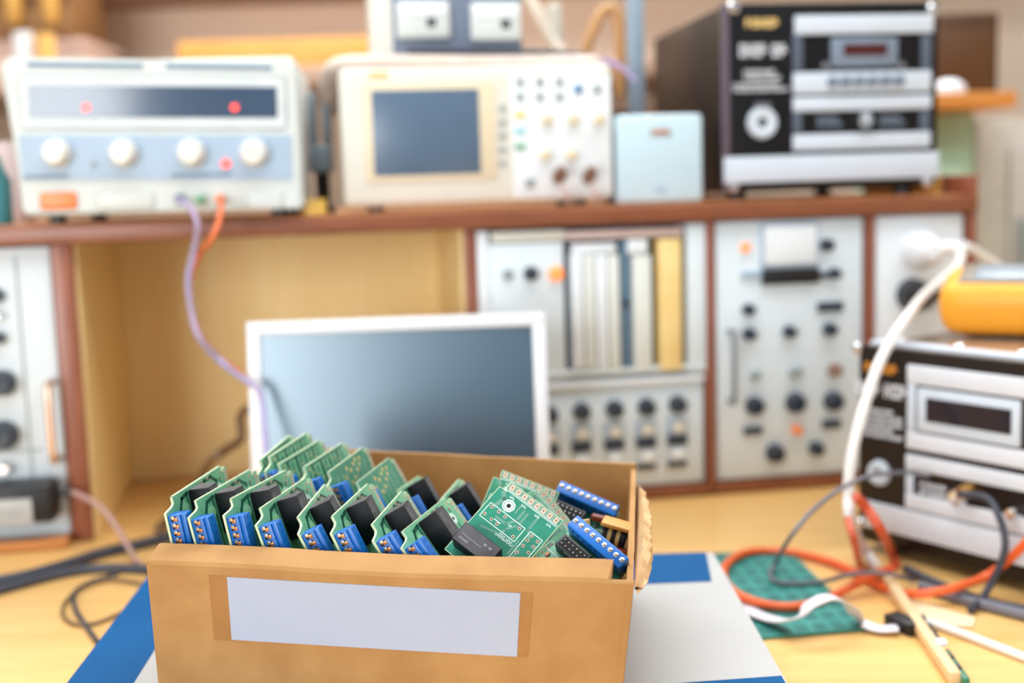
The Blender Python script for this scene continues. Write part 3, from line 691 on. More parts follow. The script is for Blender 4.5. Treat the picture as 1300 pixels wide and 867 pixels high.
# ================================================================== CARDBOARD BOX
ZB = ZC + .0004
oFL, oFR = on_z(185, 712, ZR - .008), on_z(807, 738, ZR - .008)
oBR, oBL = on_z(808, 588, ZR), on_z(362, 566, ZR)
bc = flat((oFL + oFR + oBR + oBL) / 4) + V((0, 0, ZB))
bo = thing('cardboard_box', 'worn brown cardboard box full of green circuit cards with a blank white label', 'box', Matrix.Translation(bc))
def L2(p): return V((p.x - bc.x, p.y - bc.y, 0))
f_l, f_r, b_r, b_l = map(L2, (oFL, oFR, oBR, oBL))
zrim = ZR - ZB
def wall(p, q, th_in, z1p, z1q, n=1, z0=0.0, wob=0.0):
    """an upright board from p to q; th_in is measured inward"""
    bm = B(); d = (q - p).normalized(); inn = V((-d.y, d.x, 0))
    rows = []
    for i in range(n + 1):
        t = i / n; c = p.lerp(q, t); zt_ = z1p + (z1q - z1p) * t + (random.uniform(-wob, wob) if 0 < i < n else 0)
        rows.append([bm.verts.new(v) for v in (c + V((0, 0, z0)), c + inn * th_in + V((0, 0, z0)), c + inn * th_in + V((0, 0, zt_)), c + V((0, 0, zt_)))])
    for a, b in zip(rows, rows[1:]):
        for k in range(4): bm.faces.new([a[k], a[(k + 1) % 4], b[(k + 1) % 4], b[k]])
    bm.faces.new(rows[0]); bm.faces.new(rows[-1][::-1]); return bm
TH_ = .004
# shell: floor plus back, left and right boards as one carton body, front with a folded lip
bm = wall(b_r, b_l, TH_, zrim, zrim, 10, wob=.0006)
me_l = wall(b_l, f_l, TH_, zrim, zrim - .009, 8, wob=.001)
me_r = wall(f_r, b_r, TH_, zrim - .014, zrim - .004, 8, wob=.0005)
tmp = bpy.data.meshes.new('t'); me_l.to_mesh(tmp); bm.from_mesh(tmp); me_r.to_mesh(tmp); bm.from_mesh(tmp); me_l.free(); me_r.free(); bpy.data.meshes.remove(tmp)
fl = [bm.verts.new(p + V((0, 0, z))) for z in (0, .004) for p in (f_l, f_r, b_r, b_l)]
bm.faces.new(fl[:4][::-1]); bm.faces.new(fl[4:])
for i in range(4): bm.faces.new([fl[i], fl[(i + 1) % 4], fl[4 + (i + 1) % 4], fl[4 + i]])
obj('box_shell', bm, M_CARD, bo)
# front board with the fold sloping in and up
fd = (f_r - f_l).normalized(); fin = V((-fd.y, fd.x, 0))
zb_ = ZR - .008 - ZB
bm = B()
prof = [(0, 0), (0, zb_ - .0022), (.0014, zb_ + .0002), (.018, zb_ + .0062), (.0205, zb_ + .006), (.0215, zb_ + .003), (.0205, zb_ - .03), (.0165, zb_ - .03), (.0165, zb_ + .001), (.006, zb_ - .003), (.004, zb_ - .006), (.004, 0)]
rows = []
Lf = (f_r - f_l).length
ts = sorted([i / 14 for i in range(15)] + [.951, .956]); n = len(ts) - 1
for i in range(n + 1):
    t = ts[i]; c = f_l.lerp(f_r, t)
    w = .0007 * math.sin(t * 9.0) + random.uniform(-.00025, .00025); bow = -.0025 * math.sin(t * math.pi)
    cut = t > .953
    rows.append([bm.verts.new(c + fin * (min(a, .004) if cut and b > .03 else a) + V((0, 0, (min(b, zb_ - .001) if cut else b) + (w if b > .03 else 0))) + fin * bow * (b / zb_ if b > 0 else 0)) for a, b in prof])
for a, b in zip(rows, rows[1:]):
    for k in range(len(prof)): bm.faces.new([a[k], a[(k + 1) % len(prof)], b[(k + 1) % len(prof)], b[k]])
bm.faces.new(rows[0]); bm.faces.new(rows[-1][::-1])
obj('front_board', bm, M_CARD, bo, .5)
ins = [p * .93 for p in (f_l, f_r, b_r, b_l)]
bm = B(); a = [bm.verts.new(p + V((0, 0, .0045))) for p in ins]; b = [bm.verts.new(p + V((0, 0, zrim - .070))) for p in ins]
bm.faces.new(a[::-1]); bm.faces.new(b)
for i in range(4): bm.faces.new([a[i], a[(i + 1) % 4], b[(i + 1) % 4], b[i]])
obj('insert', bm, M_CARD, bo)
# the blank label and tape stain on the front
def front_quad(pts, name, m, lift):
    Ff = Frame((bc + f_l), math.atan2(fd.y, fd.x))
    bm = B(); n = 12
    q_ = [Ff.px(*p, 0) for p in pts]  # tl, tr, br, bl
    rows = []
    for i in range(n + 1):
        t = i / n
        top = (q_[0][0] + (q_[1][0] - q_[0][0]) * t, q_[0][1] + (q_[1][1] - q_[0][1]) * t); bot = (q_[3][0] + (q_[2][0] - q_[3][0]) * t, q_[3][1] + (q_[2][1] - q_[3][1]) * t)
        r_ = []
        for x, z in (top, bot):
            bow = -.0025 * math.sin(max(0, min(1, x / Lf)) * math.pi) * (z / zb_)
            for l in (lift, -.0003): r_.append(bm.verts.new(f_l + fd * x + fin * (bow - l) + V((0, 0, z))))
        rows.append(r_)
    for a, b in zip(rows, rows[1:]):
        for i_, j_ in ((0, 2), (2, 3), (3, 1), (1, 0)): bm.faces.new([a[i_], a[j_], b[j_], b[i_]])
    bm.faces.new([rows[0][i] for i in (0, 1, 3, 2)]); bm.faces.new([rows[-1][i] for i in (0, 2, 3, 1)])
    return obj(name, bm, m, bo)
front_quad([(265, 729), (292, 730.5), (295, 813), (270, 812)], 'tape_stain', M_STAIN, .00025)
front_quad([(663, 751), (680, 752), (679, 834), (663, 833)], 'tape_stain', M_STAIN, .00025)
front_quad([(289, 731.5), (664, 752), (665, 833), (293, 811)], 'label', M_PAPER, .0006)
# torn double flap hanging outside the right board
rd = (b_r - f_r).normalized(); rout = V((rd.y, -rd.x, 0)); Lr = (b_r - f_r).length
bm = B(); n = 40; rows = []
for i in range(n + 1):
    t = i / n; c = f_r.lerp(b_r, .02 + t * .90)
    k = math.sin(math.pi * min(1, t * 1.02)) ** .55 if 0 < t < 1 else 0
    out = .003 + .010 * k * (1 - .55 * t)
    jag = random.uniform(-.0013, .0013)
    zt_ = zrim - .014 + .013 * k + jag * .4
    lo_ = zrim - .015 - .014 * t
    rows.append([bm.verts.new(v) for v in (c + V((0, 0, lo_)) + rout * .001, c + rout * (out * .5) + V((0, 0, zt_ + .001)), c + rout * (out + jag) + V((0, 0, zt_ - .004 + jag)), c + rout * (out + .002 + jag * .5) + V((0, 0, max(lo_ + .001, zt_ - .016 * k))), c + rout * (out * .5 + .004) + V((0, 0, lo_)))])
for a, b in zip(rows, rows[1:]):
    for k in range(5): bm.faces.new([a[k], a[(k + 1) % 5], b[(k + 1) % 5], b[k]])
bm.faces.new(rows[0]); bm.faces.new(rows[-1][::-1])
obj('torn_flap', bm, M_CARDEDGE, bo, .35)

# the boards lean out a little towards the rim
cx_ = (f_l + f_r) / 2
for ch in kids(bo):
    for v in ch.data.vertices:
        k = max(0.0, 1 - v.co.z / zrim); along = (v.co - cx_).dot(fd)
        v.co -= fd * along * (.085 if along > 0 else .022) * k
# ================================================================== CIRCUIT CARDS
mm_ = .001
def R(bm, u0, u1, v0, v1, w0, w1, bev=0.0): return bx(bm, u0 * mm_, u1 * mm_, -w1 * mm_, -w0 * mm_, -v1 * mm_, -v0 * mm_, bev * mm_)
def disc(bm, u, v, r, w0, w1, seg=12, hole=0.0):
    M = Matrix.Translation((u * mm_, -w0 * mm_, -v * mm_)) @ Matrix.Rotation(math.pi / 2, 4, 'X'); h = (w1 - w0) * mm_; r *= mm_
    if hole: return lathe(bm, [(hole * mm_, 0), (r, 0), (r, h), (hole * mm_, h), (hole * mm_, 0)], M, seg)
    return lathe(bm, [(0, 0), (r, 0), (r, h), (0, h)], M, seg)
def line(bm, pts, wd, w0, w1):
    for (a, b), (c, d) in zip(pts, pts[1:]):
        l = math.hypot(c - a, d - b); ang = math.atan2(d - b, c - a)
        M = Matrix.Translation((a * mm_, 0, -b * mm_)) @ Matrix.Rotation(ang, 4, 'Y')
        bx(bm, -wd / 2 * mm_, (l + wd / 2) * mm_, -w1 * mm_, -w0 * mm_, -wd / 2 * mm_, wd / 2 * mm_, M=M)
VB = 66
OUT = [(12, 0), (12, 5), (9, 6.5), (0, 8), (0, VB), (91, VB), (91, 3.5), (90, 2.6), (86.5, 2.6), (85.5, 5), (84, 4), (84, 0)]
def board(par, outline, m, vb=None):
    bm = B(); prism(bm, [(u * mm_, -v * mm_) for u, v in outline], 0, .0016); return obj('board', bm, m, par)
def edge_rim(par, outline):
    """the pale cut edge of the board"""
    bm = B()
    n = len(outline)
    cu = sum(p[0] for p in outline) / n; cv = sum(p[1] for p in outline) / n
    for i in range(n):
        a = outline[i]; b = outline[(i + 1) % n]
        if a[1] > 60 and b[1] > 60: continue
        l = math.hypot(b[0] - a[0], b[1] - a[1]); ang = math.atan2(b[1] - a[1], b[0] - a[0])
        M = Matrix.Translation((a[0] * mm_, 0, -a[1] * mm_)) @ Matrix.Rotation(ang, 4, 'Y')
        bx(bm, -.0002, l * mm_ + .0002, -.00005, .00165, -.0002, .0002, M=M)
    return obj('cut_edge', bm, M_PCBEDGE, par)
def terminal(par, u0=.8, u1=10.5, v0=10, n=8, w=12.5, pitch=5.08):
    bm = B(); R(bm, u0, u1, v0, v0 + n * pitch, 0, w * .72, .3); R(bm, u0 + 1.2, u1, v0, v0 + n * pitch, w * .70, w, .5)
    for i in range(n): R(bm, u1 - .2, u1 + .5, v0 + i * pitch + .6, v0 + (i + 1) * pitch - .6, 1.0, w * .6, .15)
    for i in range(n + 1): R(bm, u0 - .18, u0 + .2, v0 + i * pitch - .25 + (.3 if i == 0 else 0) - (.3 if i == n else 0), v0 + i * pitch + .25 + (.3 if i == 0 else 0) - (.3 if i == n else 0), .3, w * .70)
    t = obj('terminal_block', bm, M_BLUETB, par)
    bm = B(); bm2 = B(); bm3 = B()
    kw = w / 12.5
    for i in range(n):
        vc = v0 + (i + .5) * pitch
        R(bm, u0 - .25, u0 + .1, vc - 1.7, vc + 1.7, 2.0 * kw, 6.4 * kw)                       # wire opening
        R(bm2, u0 - .55, u0 - .2, vc - .9, vc + 1.7, 4.2 * kw, 6.9 * kw, .15)                   # contact
        M = Matrix.Translation(((u0 - .25) * mm_, -3.6 * kw * mm_, -(vc - .9) * mm_)) @ Matrix.Rotation(-math.pi / 2, 4, 'Y')
        lathe(bm3, [(0, 0), (.0013 * min(1, kw * 1.4), 0), (.0013 * min(1, kw * 1.4), .0003), (0, .0005)], M, 10)
    obj('wire_openings', bm, M_HOLE, t); obj('contacts', bm2, M_SCREWC, t); obj('screws', bm3, M_SCREW, t)
    bm = B()
    for i in range(n): disc(bm, (u0 + u1) / 2 + 1, v0 + (i + .5) * pitch, 1.1, w - .1, w + .12 * kw, 12)
    obj('screw_wells', bm, M_BLUETB2, t)
    return t
def relay(par, u0=33, u1=46.5, v0=2.2, v1=31, w=16):
    bm = B(); R(bm, u0, u1, v0, v1, .2, w, .5); r_ = obj('relay', bm, M_RELAY, par)
    bm = B(); R(bm, u0 + .5, u1 - .5, v0 - .08, v0 + .3, .8, w - .5); R(bm, u0 + .5, u1 - .5, v0 + .5, v1 - .5, w - .2, w + .06); obj('dusty_faces', bm, M_RELAYTOP, r_)
    bm = B()
    for i in range(5): R(bm, u0 + 3.2, u0 + 4.6, v0 + 3 + i * 1.5, v0 + 4 + i * 1.5, w, w + .1)
    for i in range(9): R(bm, u0 + 6.5, u0 + 7.2, v0 + 3 + i * 1.8, v0 + 4.2 + i * 1.8, w, w + .1)
    R(bm, u0 + 9, u0 + 10.5, v0 + 19, v0 + 21, w, w + .1); R(bm, u0 + 9, u0 + 10.5, v0 + 23, v0 + 25, w, w + .1)
    obj('printed_text', bm, mat('relay_print', (132, 130, 132), .6), r_)
    return r_
def pads_edge(par, u0=86.8, u1=90.2, v0=4, n=8, pitch=5.08):
    bm = B(); h = B(); s = B()
    for i in range(n):
        R(bm, u0, u1, v0 + i * pitch + .9, v0 + (i + 1) * pitch - .9, 0, .07); disc(h, (u0 + u1) / 2, v0 + (i + .5) * pitch, .55, .07, .1, 10)
        R(s, u0 - .6, u1 + .6, v0 + i * pitch - .12, v0 + i * pitch + .12, 0, .05)
    p_ = obj('edge_pads', bm, M_PAD, par); obj('pad_holes', h, M_HOLE, p_); obj('pad_outlines', s, M_SILK, par)
def dots(par, pts, m, r=1.1, hole=.45, name='solder_pads'):
    bm = B(); h = B()
    for u, v in pts: disc(bm, u, v, r, 0, .09, 14); disc(h, u, v, hole, .09, .12, 10)
    p_ = obj(name, bm, m, par)
    if hole: obj('pad_holes', h, M_HOLE, p_)
    else: h.free()
def ring(par, u, v, r=4.2):
    bm = B(); disc(bm, u, v, r, 0, .07, 8, r * .8); disc(bm, u, v, r * .66, 0, .08, 20, r * .34); obj('mounting_ring', bm, M_SILK, par)
    bm = B(); disc(bm, u, v, r * .34, 0, .09, 16); obj('mounting_hole', bm, M_HOLE, par)
def card_proto(kind, m):
    c = thing('relay_card', 'x', 'circuit card')
    board(c, OUT, m); edge_rim(c, OUT)
    tr_bm = B()
    if kind == 'relay':
        line(tr_bm, [(18, 40), (18, 13), (23, 5.2), (31, 3.4)], 2.8, 0, .05); line(tr_bm, [(50, 6), (57, 3.2), (67, 3.2), (74, 8), (74, 13), (66, 18), (56, 18)], 2.5, 0, .05)
        line(tr_bm, [(30, 3.5), (30, 40)], 1.8, 0, .05); line(tr_bm, [(50, 8), (54, 14), (54, 40)], 2.0, 0, .05); line(tr_bm, [(79, 8), (79, 46)], 1.6, 0, .05)
        obj('tracks', tr_bm, M_TRACK, c)
        bm = B(); disc(bm, 26, 13, 4.6, 0, .06, 14); obj('copper_area', bm, mat('light_copper_area', (150, 214, 168), .4), c); bm = B(); disc(bm, 76, 15, 5, 0, .06, 14); obj('copper_area', bm, mat('light_copper_area', (150, 214, 168), .4), c)
        dots(c, [(52, 2.5), (55, 4.6), (62, 2.4), (66, 5.0), (81, 4), (81, 8), (50, 20), (60, 26), (66, 30)], M_PAD, 1.25, .6)
        ring(c, 77, 15); pads_edge(c); relay(c); terminal(c)
    elif kind in ('bare', 'slim'):
        for i in range(9):
            u = 17 + i * 7.4; line(tr_bm, [(u, 3 + (i % 3)), (u, 14 + (i * 5) % 9), (u + 2.5, 19 + (i * 5) % 9), (u + 2.5, 60)], 3.4 if i % 2 else 2.0, 0, .05)
        line(tr_bm, [(20, 2), (80, 2)], 1.2, 0, .05); obj('tracks', tr_bm, M_TRACK, c)
        t2 = B()
        for i in range(6):
            u = 20 + i * 11; line(t2, [(u, 5 + i % 2 * 4), (u, 40)], 1.1, 0, .06)
        obj('copper_lanes', t2, M_TRACKG, c)
        dots(c, [(18 + (i * 13) % 62, 4 + (i * 7) % 22) for i in range(16)], M_GOLD, 1.0, 0)
        pads_edge(c); terminal(c, w=4.6 if kind == 'slim' else 12.5)
    elif kind == 'pads':
        for i in range(7):
            u = 22 + i * 9; line(tr_bm, [(u, 9), (u, 40)], 3.2, 0, .05)
        obj('tracks', tr_bm, M_TRACKG, c)
        dots(c, [(56, 6), (62, 4), (66, 9), (70, 5), (60, 12), (48, 9), (42, 6), (36, 12), (52, 16), (44, 18), (34, 22)], M_GOLD, 1.7, 0)
        pads_edge(c); terminal(c)
    return c
protos = {'relay': card_proto('relay', M_PCB), 'bare': card_proto('bare', M_PCB), 'pads': card_proto('pads', M_PCBD), 'slim': card_proto('slim', M_PCB)}
used = set()
def card_matrix(A, Bp, c0, c1, off, L=72.0):
    """A: pixel of the card's upper front corner, OFF behind the box front; Bp: its upper far corner; c0-c1: the line its front edge takes"""
    d = ray(*A); o_ = bc + f_l + fin * off; a = EYE + d * ((o_ - EYE).dot(fin) / d.dot(fin)); d = ray(*Bp).normalized()
    e_ = a - EYE; t0 = d.dot(e_); perp = (e_ - d * t0).length; Lm = L * mm_
    t = t0 + math.sqrt(max(0, Lm * Lm - perp * perp)); b = EYE + d * t
    u = (b - a).normalized()
    want = math.atan2(c1[1] - c0[1], c1[0] - c0[0]); best = None
    left = V((0, 0, 1)).cross(u).normalized(); up = u.cross(left)
    for k in range(-80, 81):
        ang = math.radians(k)
        z_ = up * math.cos(ang) + left * math.sin(ang)      # the card's own up
        p_, q_ = proj(a), proj(a - z_ * .02); g_ = math.atan2(q_.y - p_.y, q_.x - p_.x)
        er = abs((g_ - want + math.pi) % (2 * math.pi) - math.pi)
        if best is None or er < best[0]: best = (er, z_, k)
    z_ = best[1]; y_ = z_.cross(u)
    M = Matrix((u, y_, z_)).transposed().to_4x4()
    M.translation = a - u * (12 * mm_)
    return M
def place(kind, M, label, group):
    p = protos[kind]
    o = p if kind not in used else copy_tree(p)
    used.add(kind); o.matrix_world = M; tag(o, label, 'circuit card', group); return o
ZK = .037
front = [((218.6, 630.6), (279.4, 591.4), (211.8, 648.8), (221.6, 692)), ((249, 635.5), (317.6, 595.9), (241.6, 654.7), (252, 692.9)), ((294, 633), (363.1, 596.7), (284.6, 652.9), (295.1, 694.8)),
         ((331.2, 645.1), (388, 606.4), (326.5, 664.7), (338.3, 697.4)), ((379.2, 656), (413, 614.6), (379.1, 676.2), (390.7, 698.4)), ((422.5, 655), (467.3, 613.9), (420.8, 672.9), (435, 700.6)),
         ((473.3, 665), (510.2, 623.3), (474.2, 683.7), (487.2, 704.7)), ((511.2, 674), (564.5, 631.7), (509.7, 692.7), (518, 704.7))]
ordn = ['first', 'second', 'third', 'fourth', 'fifth', 'sixth', 'seventh', 'eighth']
for i, f_ in enumerate(front):
    lab = 'green relay card with blue terminals, %s from the left in the front row' % ordn[i]
    place('relay', card_matrix(*f_, ZK), lab, 'relay cards in the front row of the box')
back = [('slim', (331.2, 583.6), (368.3, 552.2), (325, 592), (330, 610), .138), ('slim', (342.2, 579.7), (389.3, 549.6), (336, 588), (341, 606), .137), ('bare', (354.5, 588.9), (405, 558.8), (352, 596), (358, 616), .137),
        ('bare', (386.1, 592.8), (416.7 + 18, 562), (386, 600), (394, 622), .137), ('pads', (417.5, 599.3), (460.4, 567.9), (417, 606), (428, 632), .137), ('pads', (453.3, 612.4), (493.9, 581), (452, 620), (468, 648), .137),
        ('relay', (505, 622), (532, 604), (505, 628), (520, 655), .140), ('relay', (560, 634), (583.2, 608), (560, 640), (578, 668), .140)]
for i, (k_, a_, b_, c0, c1, z_) in enumerate(back):
    place(k_, card_matrix(a_, b_, c0, c1, z_), 'green circuit card, %s from the left in the back row of the box' % ordn[i], 'circuit cards in the back row of the box')

# --- cards lying with their faces to the front
def face_matrix(px, Y, n, pxdir, L0=(0, 0)):
    """local x = u, local -z = v; n: the face normal; pxdir: image direction of +v; px: where local point L0 (u, v in mm) shows"""
    p = at(px[0], px[1], Y); n = V(n).normalized()
    e1 = n.cross(V((0, 0, 1))).normalized() * -1.0; e2 = n.cross(e1)
    want = math.atan2(pxdir[1], pxdir[0]); best = None
    for k in range(720):
        t = math.radians(k / 2); v_ = e1 * math.cos(t) + e2 * math.sin(t); a, b = proj(p), proj(p + v_ * .01)
        er = abs((math.atan2(b.y - a.y, b.x - a.x) - want + math.pi) % (2 * math.pi) - math.pi)
        if best is None or er < best[0]: best = (er, v_)
    v_ = best[1]; z_ = -v_; y_ = -n; x_ = y_.cross(z_)
    M = Matrix((x_, y_, z_)).transposed().to_4x4()
    M.translation = p - x_ * (L0[0] * mm_) - v_ * (L0[1] * mm_)
    return M
OUT2 = [(12, 0), (12, 5), (0, 8), (0, 48), (91, 48), (91, 4), (86.5, 4), (84, 6), (84, 0)]
def silk_rect(bm, u0, u1, v0, v1): line(bm, [(u0, v0), (u1, v0), (u1, v1), (u0, v1), (u0, v0)], .45, 0, .08)
def big_card(name, label, M, with_relay=True, m=M_PCBT, short=0):
    c = thing(name, label, 'circuit card', M, 'cards leaning face up at the right of the box')
    ol = [(max(u, short), v) for u, v in OUT2] if short else OUT2
    ol2 = []
    for p_ in ol:
        if not ol2 or p_ != ol2[-1]: ol2.append(p_)
    if short: ol2 = [(short, 0), (short, 48), (91, 48), (91, 4), (86.5, 4), (84, 6), (84, 0)]
    board(c, ol2, m); edge_rim(c, ol2)
    t = B()
    line(t, [(82, 5), (79, 8), (71, 6)], 2.8, 0, .05); line(t, [(80, 24), (72, 24), (66, 20), (66, 12)], 1.7, 0, .05); line(t, [(80, 27), (70, 27), (63, 22), (58, 22), (55, 8)], 1.5, 0, .05)
    line(t, [(84, 34), (72, 34), (68, 38)], 1.5, 0, .05); line(t, [(62, 34), (50, 34), (44, 44)], 1.4, 0, .05); line(t, [(58, 38), (46, 38)], 1.2, 0, .05); line(t, [(83, 20), (76, 20)], 1.3, 0, .05)
    obj('tracks', t, M_TRACKG, c)
    s = B(); silk_rect(s, 60, 71.5, 2.6, 32); line(s, [(85, 6), (85, 47)], .4, 0, .08); line(s, [(86, 6), (86, 47)], .4, 0, .08)
    line(s, [(72, 36), (44, 36)], .5, 0, .08); line(s, [(72, 36), (72, 46), (44, 46)], .5, 0, .08); line(s, [(64, 12), (64, 17)], .5, 0, .08)
    for u0, v0, nn in ((82, 10, 3), (82, 20, 3), (82, 31, 3), (82, 41, 3), (57.5, 21, 4), (57.5, 27, 4), (66, 22, 2), (50, 37.5, 2), (56, 19, 6), (56, 26, 6)):
        for k in range(nn):
            R(s, u0, u0 + 1.5, v0 + k * 1.25, v0 + k * 1.25 + .35, 0, .08); R(s, u0 + (k % 2) * .9, u0 + .45 + (k % 2) * .9, v0 + k * 1.25, v0 + k * 1.25 + 1.0, 0, .08)
    obj('silkscreen', s, M_SILK, c)
    dots(c, [(69.5, 5), (69.6, 11), (69.5, 16.5), (63, 4.6), (62.6, 10.5), (62.4, 15.5), (69.2, 29), (62.2, 29.3), (70, 38.5), (66, 38.3), (61.5, 38.3), (69.5, 44), (65, 44), (60, 44), (55.5, 38), (50, 38), (53, 44)], M_PAD, 1.15, .6)
    ring(c, 77, 13.5, 4.6); pads_edge(c, 86.6, 90.4, 4.6, 8, 5.3)
    if with_relay: relay(c, 33, 47.5, 3, 33, 15)
    return c
big_card('relay_card', 'large face-up green card with white outlines and a grey relay, front right of box', face_matrix((634.5, 617.4), .800, (-.02, -.80, .60), (8.2, 6.2), (84, 0)), short=28)
big_card('relay_card', 'green card behind the large face-up card, its pad row against the back', face_matrix((627, 605.5), .872, (.02, -.86, .50), (65, 25), (84, 0)), False, M_PCBD)
big_card('relay_card', 'green card between the large face-up card and the rear blue terminal strip', face_matrix((676, 622), .835, (.10, -.84, .52), (7.2, 8.8), (84, 0)), False, M_PCB)
# --- boards with long blue terminal strips
def strip_board(label, M, s=1.0):
    c = thing('terminal_board', label, 'circuit card', M @ Matrix.Scale(s, 4), 'boards with long blue terminal strips')
    # local x along the strip, local -y outwards, local z across
    bm = B(); bx(bm, -.004, .0435, 0, .0016, -.040, .007, .0004); obj('board', bm, M_PCBD, c)
    bm = B(); n = 9; pt = .00508
    bx(bm, -.0026, -.0026 + n * pt, -.0125, 0, -.0045, .0055, .0012); 
    t = obj('terminal_block', bm, M_BLUETB, c)
    bm = B(); h = B(); g_ = B()
    for i in range(n):
        x = i * pt
        lathe(bm, [(0, 0), (.0017, 0), (.0017, .0005), (.0013, .0007), (0, .0007)], Matrix.Translation((x, -.0124, .0012)) @ Matrix.Rotation(math.pi / 2, 4, 'X'), 16)
        bx(h, x - .0013, x + .0013, -.0133, -.0128, .0010, .0014)
        bx(g_, x + .0018, x + .0034, -.0108, -.0085, -.0049, -.0042)
    obj('screws', bm, M_SCREW, t); obj('screw_slots', h, M_HOLE, t); obj('side_notches', g_, mat('navy_notch', (16, 40, 80), .5), t)
    bm = B(); bx(bm, .000, .0235, -.0095, 0, -.0185, -.0085, .0003); bx(bm, .0085, .015, -.0098, 0, -.0192, -.0184, .0002); hd = obj('pin_header', bm, M_BLACK, c)
    bm = B(); bx(bm, .0015, .022, -.0096, -.0094, -.0172, -.0098); obj('header_well', bm, M_HOLE, hd)
    bm = B()
    for i in range(6):
        for j in range(2): bx(bm, .0030 + i * .0034, .0037 + i * .0034, -.0104, -.0094, -.0122 - j * .0034, -.0115 - j * .0034)
    obj('pins', bm, M_SCREW, hd)
    bm = B()
    for i in range(7): bx(bm, -.003 + i * .0042, -.0008 + i * .0042, -.0012, 0, -.026 - (i % 3) * .003, -.0225 - (i % 3) * .003, .0002)
    obj('chip_resistors', bm, mat('resistor_tan', (176, 120, 84), .5), c)
    bm = B()
    for i in range(6): bx(bm, .026 + (i % 3) * .006, .0285 + (i % 3) * .006, -.0012, 0, -.012 - (i // 3) * .006, -.0085 - (i // 3) * .006, .0002)
    obj('chips', bm, M_BLACK, c)
    bm = B(); lathe(bm, [(.0042, 0), (.0042, .0002), (.0036, .0002), (.0036, 0)], Matrix.Translation((.037, 0, -.016)) @ Matrix.Rotation(math.pi / 2, 4, 'X'), 20); bx(bm, -.005, .03, -.0002, 0, -.0214, -.0211); obj('silkscreen', bm, M_SILK, c)
    return c
def strip_matrix(px, Y, n, pxdir):
    M = face_matrix(px, Y, n, pxdir)          # its -z runs along pxdir: turn so that x does
    z = -V(M.col[2][:3]); y = V(M.col[1][:3]); zz = z.cross(y)
    R_ = Matrix((z, y, zz)).transposed().to_4x4(); R_.translation = M.translation; return R_
s2_ = strip_board('blue nine-screw terminal strip board at the front right corner of the box', strip_matrix((731, 674.5), .778, (-.10, -.72, .70), (64, 54)), 1.0)
bm = B(); lathe(bm, [(0, 0), (.0052, 0), (.0052, .0095), (.0046, .0105), (0, .0105)], Matrix.Translation((.030, 0, -.0145)) @ Matrix.Rotation(math.pi / 2, 4, 'X'), 22); obj('capacitor_can', bm, M_ELCAP, s2_)
strip_board('blue terminal strip board leaning against the back wall of the box', strip_matrix((711, 630), .90, (.05, -.70, .72), (60, 26)), 1.05)
# loose components at the right end
pt = at(780, 681, .83)
co = thing('ferrite_coil', 'small black ferrite coil with cream tape and amber top at the box right end', 'coil', Matrix.Translation(pt) @ Matrix.Rotation(-.25, 4, 'Z') @ Matrix.Rotation(.25, 4, 'Y'))
bm = B(); lathe(bm, [(0, -.008), (.0085, -.008), (.0085, .008), (0, .008)], Matrix.Rotation(math.pi / 2, 4, 'Y'), 20); obj('winding', bm, M_COIL, co)
bm = B()
for x in (-.003, .003): lathe(bm, [(.0088, x - .0013), (.0088, x + .0013), (.006, x + .0013), (.006, x - .0013), (.0088, x - .0013)], Matrix.Rotation(math.pi / 2, 4, 'Y'), 20)
obj('tape_bands', bm, M_COILTAPE, co)
bm = B(); bx(bm, -.0105, .0105, -.009, .009, .0075, .0105, .0008); obj('amber_top', bm, M_COILTOP, co)
bm = B(); bx(bm, -.0105, .0105, -.009, .009, -.0125, -.0085, .0008); obj('base', bm, M_COIL, co)
for lab, x, y, Y in (('red brown film capacitor lying above the ferrite coil', 776, 662, .86), ('red brown film capacitor lying below the ferrite coil', 785, 701, .815)):
    p = at(x, y, Y); bm = B(); bx(bm, -.015, .015, -.004, .004, -.0025, .0025, .002, 3, Matrix.Translation(p) @ Matrix.Rotation(.28, 4, 'Y')); fixed('film_capacitor', bm, M_CAPRED, lab, 'capacitor', 'film capacitors by the coil')
p = at(745, 668, .845); bm = B(); bx(bm, -.0025, .0025, -.001, .001, -.02, .005, .0004, 2, Matrix.Translation(p) @ Matrix.Rotation(-.1, 4, 'Y')); fixed('plastic_tab', bm, M_COILTAPE, 'small cream plastic tab sticking up between the blue terminal strips', 'tab')

# ================================================================== TABLE CLUTTER, RIGHT
ZT = .0
tp = [on_z(880, 703, .003), on_z(1003, 699, .003), on_z(1104, 797, .003), on_z(965, 809, .003)]
o1 = flat(sum(tp, V((0, 0, 0))) / 4)
pl = thing('panel_of_boards', 'teal panel of small unpopulated boards lying on the table', 'circuit panel', Matrix.Translation(o1))
bm = B(); a = [bm.verts.new((p.x - o1.x, p.y - o1.y, .0005)) for p in tp]; b = [bm.verts.new((p.x - o1.x, p.y - o1.y, .003)) for p in tp]
bm.faces.new(a[::-1]); bm.faces.new(b)
for i in range(4): bm.faces.new([a[i], a[(i + 1) % 4], b[(i + 1) % 4], b[i]])
obj('panel_sheet', bm, M_TEALPCB, pl)
bm = B()
for i in range(6):
    for j in range(9):
        def P_(s, t): return tp[0].lerp(tp[1], s).lerp(tp[3].lerp(tp[2], s), t) - o1
        s0, s1_ = (i + .18) / 6, (i + .82) / 6; t0, t1_ = (j + .2) / 9, (j + .8) / 9
        vs = [bm.verts.new(V((P_(s, t).x, P_(s, t).y, zz))) for zz in (.0029, .0034) for s, t in ((s0, t0), (s1_, t0), (s1_, t1_), (s0, t1_))]
        bm.faces.new(vs[4:]);
        for k in range(4): bm.faces.new([vs[k], vs[(k + 1) % 4], vs[4 + (k + 1) % 4], vs[4 + k]])
obj('board_cells', bm, M_TEALDK, pl)
T = lambda x, y, z=.004: on_z(x, y, z)
